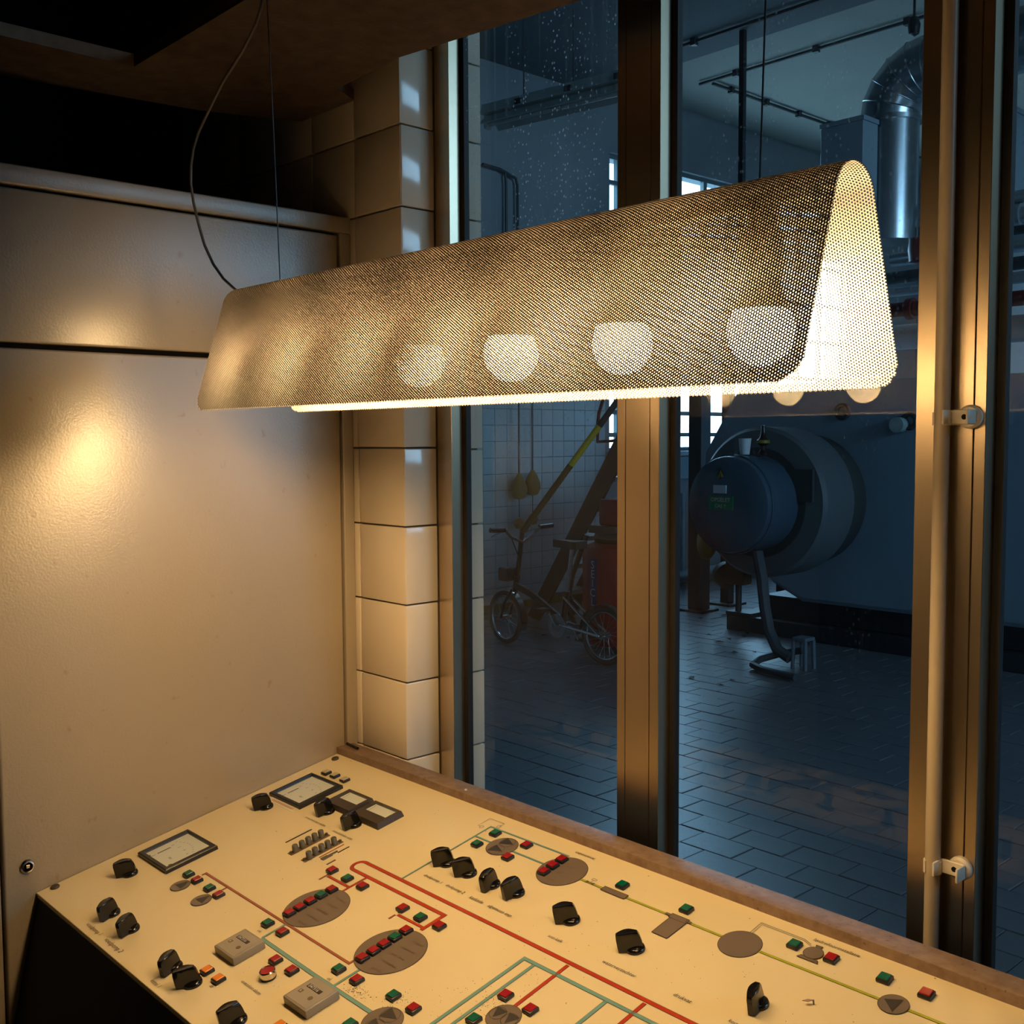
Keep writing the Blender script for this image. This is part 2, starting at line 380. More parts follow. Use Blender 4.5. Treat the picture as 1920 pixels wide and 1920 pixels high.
cabp('upper_panel', MB().box(CX-.02, CX+.001, -0.25, 0.551, 1.7375, 1.9800, 0.004, 3), cab_m)
cabp('lower_panel', MB().box(CX-.02, CX+.001, -0.25, 0.551, 0.06, 1.7285, 0.004, 3), cab_m)
lk = MB().lathe([(0.0, 0.0), (0.0115, 0.0), (0.0118, 0.003), (0.0095, 0.006), (0.0072, 0.0065), (0.0065, 0.004), (0.0065, -0.004), (0.0, -0.004)], (0, 0, 0), (1, 0, 0), 24, False).build('lock', chrome_m, cab, 'round chrome lock with a square key pin', T(0.001, 0.592-0.9, 0.8865))
MB().box(-0.004, 0.0055, -0.0028, 0.0028, -0.0028, 0.0028, 0.0005, 1).build('key_pin', chrome_m, lk, None)
MB().cyl((-.0035, 0, 0), (-.003, 0, 0), 0.0066, seg=20).build('lock_well', black_m, lk)

# ================================================================== CONTROL CONSOLE
UX, PV0, PZ0, TILT = -1.8175, 0.6043, EYE-0.7418, R(10.869)
PT = Matrix.Translation((UX, PV0, PZ0)) @ Matrix.Rotation(TILT, 4, 'X')
CB = (-0.8, 0.85, 0.0)
con = thing('control_console', 'long control desk with a sloping yellowed mimic panel of knobs, buttons and meters', 'console', CB)
CI = Matrix.Translation(CB).inverted()
PL = CI @ PT                                   # panel frame in console space
def P(u, v, h=0.0, rot=0.0): return PL @ T(u, v, h) @ Matrix.Rotation(rot, 4, 'Z')
ULEN, VLEN = 2.6, 0.6019
MB().prism([(0.606, 0.8285), (0.42, 0.0), (1.185, 0.0), (1.185, 0.938)], UX+.0025, UX+ULEN, lambda a, b, h: (h, a, b)).build('desk_body', black_m, con, 'black desk body', CI)
panel = MB().box(0.0025, ULEN, 0, VLEN, -0.0055, 0.0, 0.0006, 1).build('control_panel', panel_m, con, 'yellowed mimic panel printed with pipe diagrams', PL)
MB().box(0.0025, ULEN, 0.0002, VLEN-.0002, -0.0095, -0.0058).build('panel_edge', edge_m, con, None, PL)

def stroke(pts, w):
    """outline polygon of a flat mitred line"""
    pts = [Vector((p[0], p[1])) for p in pts]; n = len(pts); Ls, Rs = [], []
    for i, p in enumerate(pts):
        d0 = (p-pts[i-1]).normalized() if i else None
        d1 = (pts[i+1]-p).normalized() if i < n-1 else None
        d0 = d0 or d1; d1 = d1 or d0
        n0 = Vector((-d0.y, d0.x)); n1 = Vector((-d1.y, d1.x)); m = (n0+n1)
        m = n0 if m.length < 1e-4 else m.normalized()
        k = w/2/max(0.3, m.dot(n0)); Ls.append(p+m*k); Rs.append(p-m*k)
    return Ls, Rs
def strip(mb, pts, w, h):
    Ls, Rs = stroke(pts, w)
    A = [mb.bm.verts.new((p.x, p.y, h)) for p in Ls]; B = [mb.bm.verts.new((p.x, p.y, h)) for p in Rs]
    for i in range(len(A)-1): mb.bm.faces.new((B[i], B[i+1], A[i+1], A[i]))
def pline(pts, w, m, outline=True, name='pipe_line'):
    mb = MB(); strip(mb, pts, w, 0.0005); o = mb.build(name, m, panel)
    if outline:
        mb = MB(); strip(mb, pts, w+0.0011, 0.0003); mb.build('pipe_outline', ink_m, panel)
    return o
def arc(cx, cy, r, a0, a1, n=10): return [(cx+r*math.cos(R(a0+(a1-a0)*i/n)), cy+r*math.sin(R(a0+(a1-a0)*i/n))) for i in range(n+1)]
def disc(u, v, r, m=None, h=0.0008, name='printed_disc'):
    mb = MB(); mb.poly([(u+r*math.cos(2*math.pi*i/48), v+r*math.sin(2*math.pi*i/48), h) for i in range(48)]); o = mb.build(name, m or disc_m, panel)
    mb = MB(); rr = r+0.0007; mb.poly([(u+rr*math.cos(2*math.pi*i/48), v+rr*math.sin(2*math.pi*i/48), h-0.0002) for i in range(48)]); mb.build('disc_outline', ink_m, panel)
    return o
def flat(pts, m, h=0.0010, name='printed_symbol', outline=0.0):
    o = MB().poly([(a, b, h) for a, b in pts]).build(name, m, panel)
    if outline:
        mb = MB(); strip(mb, list(pts)+[pts[0], pts[1]], outline, h+0.0001); mb.build('symbol_outline', ink_m, panel)
    return o
def thin(pts, w=0.0008, m=None, h=0.0010, name='printed_outline'):
    mb = MB(); strip(mb, pts, w, h); return mb.build(name, m or ink_m, panel)

# pipes printed on the panel
pline([(0.6453, 0.3054), (0.6453, 0.3487), (0.4185, 0.3487)]+arc(0.4185, 0.3612, 0.0125, 270, 90, 12)[1:]+[(0.4190, 0.3737), (1.60, 0.369)], 0.0058, redline_m)
pline([(0.4579, 0.3010), (0.4579, 0.3465)], 0.0038, redline_m)
pline([(0.8755, 0.268), (0.8735, 0.3668)], 0.0050, redline_m); pline([(1.0030, 0.20), (1.0018, 0.3665)], 0.0050, redline_m)
pline([(0.3980, 0.3140), (0.4566, 0.3135)], 0.0040, redline_m); pline([(0.5850, 0.3108), (0.6440, 0.3112)], 0.0040, redline_m)
pline([(0.3952, 0.2995), (0.3950, 0.3130)], 0.0030, brline_m); pline([(0.5819, 0.2964), (0.5819, 0.3085)], 0.0030, brline_m)
for u in (0.3955, 0.5822):
    flat([(u-.004, 0.3185), (u+.004, 0.3185), (u, 0.3125)], ink2_m)
pline([(0.208, 0.1945), (0.208, 0.2018), (0.6231, 0.1988), (0.6231, 0.2075)], 0.0034, brline_m); pline([(0.2826, 0.1900), (0.2826, 0.2000)], 0.0030, brline_m)
pline([(0.4610, 0.1575), (0.6057, 0.1550), (0.7450, 0.1548)], 0.0055, tealline_m); pline([(0.4608, 0.1590), (0.4606, 0.2150)], 0.0036, tealline_m)
pline([(0.6472, 0.1576), (0.6472, 0.2030)], 0.0036, tealline_m)
pline([(0.8165, 0.02), (0.8155, 0.3445), (1.60, 0.3445)], 0.0052, tealline_m); pline([(0.8378, 0.02), (0.8362, 0.3430)], 0.0045, tealline_m)
pline([(0.9625, 0.02), (0.9612, 0.3428)], 0.0052, tealline_m)
pline([(0.5098, 0.3765), (0.5090, 0.5625), (0.6868, 0.5640)], 0.0028, tealline_m); pline([(0.5095, 0.5272), (0.5477, 0.5272)], 0.0028, tealline_m); pline([(0.600, 0.5270), (0.670, 0.5270)], 0.0028, tealline_m)
pline([(0.746, 0.5262), (0.792, 0.5262)], 0.0034, yelline_m); pline([(0.834, 0.5262), (0.915, 0.5262)], 0.0034, yelline_m)
pline([(0.942, 0.5264), (1.000, 0.5264)], 0.0034, yelline_m); pline([(1.053, 0.5264), (1.219, 0.5280)], 0.0034, yelline_m); pline([(1.249, 0.5290), (1.60, 0.5300)], 0.0034, yelline_m)
# discs and symbols
disc(0.4623, 0.2513, 0.0498); disc(0.6496, 0.2494, 0.0503); disc(0.7075, 0.5269, 0.0387); disc(1.0264, 0.5257, 0.0277)
for (u, v, r) in ((0.5740, 0.5277, 0.0257), (0.7607, 0.1529, 0.0262), (0.8792, 0.2481, 0.0218)):
    disc(u, v, r, h=0.0012)
    for sx in (-1, 1):
        q = r*0.47
        flat([(u+sx*q-r*.42, v+sx*r*.02+r*.42), (u+sx*q+r*.42, v+sx*r*.02+r*.42), (u+sx*q, v+sx*r*.02-r*.40)] if r < .025 else [(u-r*.42, v+sx*q-r*.38), (u-r*.42, v+sx*q+r*.42), (u+r*.50, v+sx*q+r*.02)], sym_m, 0.0016)
        thin(arc(u, v+sx*q, r*.50, 0, 360, 24) if r > .025 else arc(u+sx*q, v, r*.50, 0, 360, 24), 0.0007, sym_m, 0.0015)
for (u, v, r) in ((0.2077, 0.1569, 0.0155), (0.2816, 0.1557, 0.0156)):
    disc(u, v, r, h=0.0012); flat([(u-r*.62, v-r*.30), (u+r*.72, v-r*.30), (u+r*.05, v+r*.95)], sym_m, 0.0016)
disc(1.2337, 0.5283, 0.0168, h=0.0012); flat([(1.2337-.0125, 0.5283+.002), (1.2337+.006, 0.5283+.0125), (1.2337+.0055, 0.5283-.0135)], sym_m, 0.0016)
disc(1.1113, 0.5599, 0.0120, h=0.0014)
flat([(1.0979, 0.5435), (1.1010, 0.5495), (1.1237, 0.5490), (1.1264, 0.5440)], disc_m, 0.0010, outline=0.0008)
flat([(1.1080, 0.5705), (1.1060, 0.5760), (1.1150, 0.5765), (1.1140, 0.5710)], disc_m, 0.0011, outline=0.0008)
thin([(1.0230, 0.5535), (1.0230, 0.5787), (1.0880, 0.5787), (1.1000, 0.5735)], 0.0006); thin([(1.0262, 0.5525), (1.0262, 0.5757), (1.0890, 0.5757), (1.1020, 0.5700)], 0.0006)
flat([(0.7905, 0.5206), (0.7905, 0.5312), (0.8348, 0.5312), (0.8348, 0.5206)], disc_m, 0.0012, outline=0.0009); thin([(0.7912, 0.5300), (0.8340, 0.5215)], 0.0009)
flat([(0.9168, 0.4822), (0.9160, 0.5215), (0.9430, 0.5215), (0.9423, 0.4822)], disc_m, 0.0012, outline=0.0008)
flat([(0.9135, 0.5215), (0.9135, 0.5312), (0.9425, 0.5312), (0.9425, 0.5215)], disc_m, 0.0012, outline=0.0008)
for u in (0.9095, 0.9440): flat([(u-.004, 0.5245), (u-.004, 0.5285), (u+.004, 0.5285), (u+.004, 0.5245)], disc_m, 0.0013, outline=0.0006)
thin([(0.4930, 0.5535), (0.4874, 0.5535), (0.4874, 0.5805), (0.5225, 0.5805), (0.5225, 0.5700)], 0.0006)
for u, v in ((0.4965, 0.5530), (0.5215, 0.5690)): thin(arc(u, v, 0.0036, 0, 360, 16), 0.0006)
flat([(0.758, 0.5290), (0.758, 0.5235), (0.7655, 0.5262)], ink2_m, 0.0011); flat([(0.773, 0.5290), (0.773, 0.5235), (0.7655, 0.5262)], ink2_m, 0.0011)
thin([(0.7655, 0.5262), (0.7655, 0.5335)], 0.0006); thin([(0.7615, 0.5335), (0.7695, 0.5335), (0.7695, 0.5375), (0.7615, 0.5375), (0.7615, 0.5335)], 0.0006)
for k, (u0, v) in enumerate(((0.4815, 0.2215), (0.4800, 0.2390), (0.4785, 0.2565), (0.4785, 0.2745), (0.4800, 0.2910), (0.6690, 0.2190), (0.6680, 0.2370), (0.6670, 0.2545), (0.6680, 0.2720), (0.6700, 0.2890))):
    s = ('brander', 'onderdruk', 'max druk', 'waterpeil', 'in dienst')[k % 5]
    text('lettering', s, 0.0072, T(u0-.012, v-.007, 0.0014), panel, ink2_m, shear=0.2)
for u0, v in ((0.7030, 0.5010), (0.7030, 0.5210), (0.7060, 0.5410)):
    text('lettering', 'alarm' if v < .51 else 'peil', 0.0065, T(u0, v, 0.0014), panel, ink2_m, shear=0.2)
for s, u, v, w in (('ketel 1', .4164, .0105, .0255), ('voedpomp 1', .1826, .0143, .0505), ('voedpomp 2', .2528, .0140, .0565), ('ontstoken alarm', .5301, .0875, .048),
                   ('drukpomp 1', .5323, .4025, .0417), ('drukpomp 2', .5842, .4030, .0410), ('kaskade', .6408, .4015, .0286), ('algemeen exp', .6810, .4016, .0489),
                   ('anti-kalk', .8065, .3985, .0260), ('waterverzachter', .9050, .3985, .0552), ('drukvat', 1.0195, .3994, .0259), ('kompressor', 1.0997, .3990, .038),
                   ('hydrofoorinstallatie', 1.0966, .5853, .063), ('expansievat', .6864, .5792, .040), ('omschakelaar voltm.', .1884, .4072, .0635), ('omschakelaar amp.', .2769, .4058, .0584),
                   ('ok', .4380, .1655, .008), ('ok', .6260, .1620, .008), ('in', .5010, .0560, .006)):
    o = text('lettering', s, 0.0085, T(u, v, 0.0010), panel, ink_m if u > .5 else ink2_m, shear=0.18)
    bpy.context.view_layer.update()
    wd = max(o.dimensions.x, 1e-4); o.data.size = 0.0085*min(1.3, w/wd); o.data.space_character = 1.0

# --- controls on the panel (each a part of the console)
knob_base = MB().lathe([(0.0, 0.0), (0.0126, 0.0), (0.0130, 0.0022), (0.0122, 0.0050), (0.0100, 0.0062), (0.0, 0.0062)], seg=32, cap=False).mesh('rotary_knob', bake_m, 50)
def handle_mesh():
    mb = MB(); rings = []
    for z, a0, a1, hw, he in ((.0010, -.0222, .0108, .0064, .0042), (.008, -.0228, .0104, .0057, .0038), (.016, -.0233, .0090, .0051, .0034), (.0215, -.0235, .0074, .0057, .0034), (.0256, -.0230, .0054, .0063, .0030), (.0266, -.0220, .0044, .0057, .0024)):
        ring = []; n = 8
        for i in range(n+1):
            t = i/n; a = a0+(a1-a0)*t; w = he+(hw-he)*math.sin(math.pi*t); zz = z+0.0016*math.sin(math.pi*t)*(z/.0266)-0.0012*(1-t)*(z/.0266)
            ring.append((a, w, zz))
        pts = ring+[(a, -w, zz) for a, w, zz in ring[::-1]]
        rings.append([mb.bm.verts.new(p) for p in pts])
    for A, B in zip(rings, rings[1:]):
        m = len(A)
        for k in range(m):
            j = (k+1) % m; mb.bm.faces.new((A[k], A[j], B[j], B[k]))
    # scooped top
    top = rings[-1]; m = len(top)//2
    mid = [mb.bm.verts.new(((top[k].co.x+top[-1-k].co.x)/2, 0, (top[k].co.z+top[-1-k].co.z)/2-0.0016*math.sin(math.pi*k/(m-1)))) for k in range(m)]
    for k in range(m-1):
        mb.bm.faces.new((top[k], top[k+1], mid[k+1], mid[k])); mb.bm.faces.new((mid[k], mid[k+1], top[-2-k], top[-1-k]))
    mb.bm.faces.new((top[0], mid[0], top[-1])); mb.bm.faces.new((top[m-1], top[m], mid[m-1]))
    return mb.mesh('knob_handle', bake_m, 40)
hm = handle_mesh()
for u, v, a in ((.0893, .1204, 62), (.1916, .0468, 112), (.2645, .0457, 112), (.4181, .0400, 112), (.4744, .0393, 62), (.6015, .0366, 80), (.0833, .3847, 62), (.2083, .4368, 90), (.2950, .4339, 90),
                (.5354, .4417, 50), (.5884, .4400, 50), (.6461, .4377, 100), (.6930, .4420, 84), (.8056, .4384, 48), (.9206, .4387, 46), (1.1118, .4379, 104), (1.42, .438, 80)):
    k = link('rotary_knob', knob_base, con, 'black rotary knob', P(u+.0040*math.cos(R(a)), v+.0040*math.sin(R(a)), 0, R(a))); link('knob_handle', hm, k, None, T(0, 0, 0.0))
bez_me = MB().box(-.0080, .0080, -.0080, .0080, 0, .0052, .0013, 2).mesh('push_button', bez_m)
cap_me = {c: MB().box(-.0064, .0064, -.0064, .0064, .005, .0068, .0006, 1).mesh('button_cap', m) for c, m in (('r', redcap_m), ('g', greencap_m), ('o', orangecap_m), ('b', beigecap_m))}
CN = {'r': 'red', 'g': 'green', 'o': 'orange', 'b': 'beige'}
BT = {'g': [(.1894, .1811), (.2629, .1800), (.4383, .1822), (.6311, .2710), (.6228, .3231), (.6253, .1807), (.7341, .1906), (.7340, .1236), (.8543, .2220), (.4424, .2727), (.4366, .3253), (.5358, .5084), (.5359, .5481), (.8119, .5446), (.9247, .5469), (1.0850, .5595), (1.2052, .5616), (.905, .222)],
      'r': [(.2204, .1801), (.2952, .1789), (.4780, .1829), (.5312, .1398), (.5720, .1403), (.6320, .2147), (.6318, .2337), (.6314, .2520), (.6311, .2907), (.5808, .3235), (.6660, .1816), (.7764, .1899), (.8537, .2758), (.8984, .2752), (.4424, .2164), (.4421, .2350), (.4420, .2535), (.4430, .2917), (.3941, .3256), (.4776, .3251), (.6633, .3250), (.6881, .5082), (.6872, .5280), (.6869, .5480), (.6089, .5076), (.6077, .5497), (1.1359, .5606), (1.2557, .5629)],
      'o': [(.4683, .0684), (.5011, .0682), (.6617, .0671)], 'b': [(.0661, .5326), (.0936, .5339), (.1275, .5332)]}
for c in BT:
    for u, v in BT[c]:
        b = link('push_button', bez_me, con, 'square %s push button' % CN[c], P(u, v, 0, random.uniform(-.04, .04)))
        link('button_cap', cap_me[c], b, '%s cap' % CN[c], T(0, 0, -random.choice((0, 0, 0, .0006))))
for u, v in ((.0150, .0267), (.0225, .5824)):
    MB().lathe([(0, 0), (.0072, 0), (.0075, .002), (.006, .0036), (0, .004)], seg=20, cap=False).build('fixing_cap', mat('brown_fixing_cap', (.06, .042, .028), .6), con, 'round brown fixing cap', P(u, v))
# emergency style round alarm button
ab = MB().lathe([(0, 0), (.0105, 0), (.0110, .002), (.0110, .003)], seg=28, cap=False).build('alarm_button', bez_m, con, 'round red alarm button in a chrome ring', P(.5548, .1140))
MB().lathe([(.0108, .003), (.0112, .004), (.0110, .0110), (.0098, .0122), (.0095, .0112)], seg=32, cap=False).build('chrome_ring', chrome_m, ab)
MB().lathe([(0, .0115), (.0094, .0112), (.0096, .0095)], seg=28, cap=False).build('button_cap', redcap_m, ab)

def big_meter(u0, u1, v0, v1, green):
    w, d = u1-u0, v1-v0
    b = MB(); bm = b.bm
    loops = []
    for x0, x1, y0, y1, z in ((0, w, 0, d, 0), (0, w, 0, d, .0060), (.0015, w-.0015, .0015, d-.0015, .0075), (.0075, w-.0100, .0070, d-.0050, .0075), (.0090, w-.0115, .0085, d-.0062, .0030)):
        loops.append([bm.verts.new(q) for q in ((x0, y0, z), (x1, y0, z), (x1, y1, z), (x0, y1, z))])
    for A_, B_ in zip(loops, loops[1:]):
        for k in range(4): bm.faces.new((A_[k], A_[(k+1) % 4], B_[(k+1) % 4], B_[k]))
    o = b.build('panel_meter', meter_m if 0 else bez_m, con, 'square meter with black bezel and white dial', P(u0, v0))
    MB().box(.007, w-.010, .0065, d-.004, .0008, .0030).build('dial_plate', dial_m, o)
    mb = MB(); a = 0.0034
    strip(mb, [(.030, .022), (.030, .046)][::1], .0030, a); mb.build('needle', ink2_m, o)
    mb = MB()
    for k in range(9):
        t = k/8; x = .020+.062*t; y = .060+.010*math.sin(math.pi*t); strip(mb, [(x, y), (x+.0005, y+.0035)], .0009, a)
    strip(mb, [(.020, .012), (.026, .010), (.031, .013), (.030, .018)], .0012, a)
    mb.build('scale_marks', ink2_m, o)
    for k, s in enumerate(('0', '2', '4', '6')): text('scale_figure', s, .007, T(.024+.018*k, .052+.004*math.sin(k), a), o, ink2_m)
    text('scale_figure', 'bar', .0075, T(.062, .028, a), o, ink2_m)
    if green: MB().lathe([(0, .0032), (.0036, .0032), (.0036, .0036), (0, .0036)], (w-.018, .0165, 0), seg=16, cap=False).build('green_mark', mat('olive_green_mark', (.16, .22, .02), .4), o)
    MB().poly([(.007, .0065, .0062), (w-.010, .0065, .0062), (w-.010, d-.004, .0062), (.007, d-.004, .0062)]).build('meter_glass', meterg_m, o)
big_meter(.0415, .1495, .1605, .2555, True); big_meter(.0465, .1515, .4175, .5130, False)
lab = MB().box(.056, .1475, .4045, .4195, .0002, .0005).build('paper_label', paper_m, con, 'paper strip with red handwriting', PL)
mb = MB()
for k in range(26):
    x = .066+k*.0028; strip(mb, [(x, .4085+.001*random.random()), (x+.0012, .4135+.002*random.random()), (x+.0022, .4085+.002*random.random())], .0006, .0007)
mb.build('handwriting', redink_m, lab)
def small_meter(u0, v0, w, d):
    o = MB().prism([(0, 0), (w, 0), (w, d), (0, d)], 0, .002).build('small_meter', meter_m, con, 'small dark meter with a cream window', P(u0, v0))
    mb = MB(); q = [(0, 0), (w, 0), (w, d), (0, d)]; t = [(.002, .0025), (w-.002, .0025), (w-.002, d-.002), (.002, d-.002)]
    A = [mb.bm.verts.new((a, b, .002)) for a, b in q]; B = [mb.bm.verts.new((a, b, .0105)) for a, b in t]
    wi = [(.0105, .0235), (w-.0075, .0235), (w-.0075, d-.0075), (.0105, d-.0075)]
    C = [mb.bm.verts.new((a, b, .0105)) for a, b in wi]; D = [mb.bm.verts.new((a, b, .0080)) for a, b in wi]
    for X, Y in ((A, B), (B, C), (C, D)):
        for k in range(4): mb.bm.faces.new((X[k], X[(k+1) % 4], Y[(k+1) % 4], Y[k]))
    mb.build('meter_case', meter_m, o)
    MB().poly([(a, b, .0080) for a, b in wi]).build('dial_plate', dial_m, o)
    mb = MB(); strip(mb, [(.019, .0245), (.0155, d-.010)], .0007, .0083); mb.build('needle', ink_m, o)
    MB().poly([(.0025, .0232, .0108), (w-.0025, .0232, .0108), (w-.0025, d-.0025, .0108), (.0025, d-.0025, .0108)]).build('meter_glass', meterg_m, o)
small_meter(.1830, .4515, .0755, .0565); small_meter(.2665, .4500, .0800, .0560)
def counter(u0, v0, w=.0550, d=.0510):
    o = MB().box(0, w, 0, d, 0, .0120, .0020, 2).build('hour_counter', counter_m, con, 'grey plastic hour counter', P(u0, v0))
    MB().box(.0035, w-.0035, .0035, d-.0035, .0119, .0123).build('counter_face', countf_m, o)
    dsp = MB().box(.0105, .0400, .0300, .0365, .0122, .0126).build('counter_display', ink_m, o)
    text('counter_digits', '047316', .0072, T(.0125, .0332, .0128), o, wprint_m)
    MB().box(.0090, .0155, .0175, .0235, .0122, .0125).build('face_mark', ink2_m, o); text('face_mark', 'h', .0060, T(.0108, .0205, .0127), o, paper_m)
    MB().cyl((.0370, .0190, .0122), (.0370, .0190, .0126), .0036, seg=16).build('face_screw', ink2_m, o)
counter(.4345, .0980); counter(.6225, .0965)
# two rows of five trimmer knobs between end screws
for row, pts, ends in ((0, [(.2837, .3272), (.2825, .3412), (.2808, .3548), (.2798, .3680), (.2800, .3806)], [(.2813, .3190), (.2804, .3900)]), (1, [(.3249, .3276), (.3228, .3409), (.3228, .3535), (.3222, .3661), (.3222, .3786)], [(.3219, .3195), (.3226, .3893)])):
    st = MB().box(ends[0][0]-.006, ends[0][0]+.006, ends[0][1]-.003, ends[1][1]+.003, 0, .0012).build('trimmer_strip', brown_m if 0 else ink2_m, con, 'narrow strip carrying five small trimmer knobs', PL)
    for u, v in pts:
        MB().lathe([(0, .001), (.0052, .001), (.0050, .0125), (.0043, .0135), (0, .0132)], seg=14, cap=False).build('trimmer_knob', trim_m, st, None, T(u, v, 0))
    for u, v in ends: MB().lathe([(0, .001), (.0030, .001), (.0026, .004), (0, .0046)], seg=12, cap=False).build('strip_screw', brown_m, st, None, T(u, v, 0))
# empty slots and a torn bracket next to the trimmers
MB().box(.2372, .2400, .3350, .3870, .0002, .0009).build('empty_slot', ink_m, con, 'dark narrow empty slot', PL)
MB().box(.3348, .3366, .3390, .3880, .0002, .0009).build('empty_slot', brline_m, con, 'dark narrow empty slot', PL)
MB().box(.3490, .3512, .3660, .3885, .0002, .0009).build('empty_slot', ink_m, con, 'dark narrow empty slot', PL)
MB().prism([(.3425, .3370), (.3500, .3375), (.3500, .3560), (.3470, .3580), (.3470, .3680), (.3448, .3680), (.3445, .3500), (.3425, .3490)], 0, .0022).build('torn_bracket', trim_m, con, 'torn grey metal bracket', PL)
MB().box(.3650, .3680, .3330, .3500, .0002, .0008).build('empty_slot', ink2_m, con, 'dark narrow empty slot', PL)

# loose bits on the desk and sill
def crumbs(name, centres, label):
    mb = MB()
    for (u, v, n, su, sv, sz) in centres:
        for _ in range(n):
            a, b = random.gauss(u, su), random.gauss(v, sv); s = sz*random.uniform(.4, 1.3); t = random.uniform(0, 6.28)
            vs = [mb.bm.verts.new((a+s*math.cos(t+k*2.1), b+s*math.sin(t+k*2.1)*.7, .0001)) for k in range(3)]; tp = mb.bm.verts.new((a, b, s*.6+.0004))
            for k in range(3): mb.bm.faces.new((vs[k], vs[(k+1) % 3], tp))
    o = mb.build(name, rust_m, None, None, PT); o['kind'] = 'stuff'; return tag(o, label, 'crumbs')
crumbs('rust_crumbs', [(.676, .168, 60, .009, .006, .0009), (.690, .170, 60, .012, .007, .0008), (.740, .190, 70, .009, .009, .0008), (.760, .205, 30, .02, .012, .0006), (.845, .262, 60, .008, .010, .0008), (.860, .245, 60, .014, .016, .0006), (.868, .315, 30, .012, .016, .0006), (.80, .245, 25, .02, .02, .0007), (.56, .12, 25, .02, .012, .0005), (.50, .115, 14, .03, .02, .0005), (.8, .40, 30, .1, .05, .0006), (1.0, .45, 40, .15, .06, .0006), (.35, .35, 30, .02, .02, .0006), (.3, .53, 14, .06, .02, .0007)], 'brown rust flakes scattered over the panel around the buttons')
lf = MB(); lf.prism([(0, 0), (.006, .002), (.010, .008), (.004, .006)], 0, .0008).prism([(.009, .007), (.0105, .007), (.0105, .0085), (.009, .0085)], -.005, .0008)
tag(lf.build('wood_chip', mat('grey_wood_chip', (.30, .22, .15), .7), None, None, PT @ T(1.152, .4704, .0052)), 'small dry curled chip lying on the panel near the last knob', 'chip')
pn = MB().cyl((0, -.022, 0), (0, .022, 0), .0028, seg=10).build('pen_stub', bake_m, None, None, T(-1.790, 1.2140, .9683) @ Matrix.Rotation(R(84), 4, 'Z'))
tag(pn, 'black pen stub lying on the window sill beside the tiled pier', 'pen')
tag(MB().lathe([(0, 0), (.0025, 0), (.0022, .002), (0, .0026)], seg=6, cap=False).build('plaster_crumb', white_m, None, None, T(-1.43, 1.206, .9656)), 'tiny white plaster crumb on the brown window sill', 'crumb')

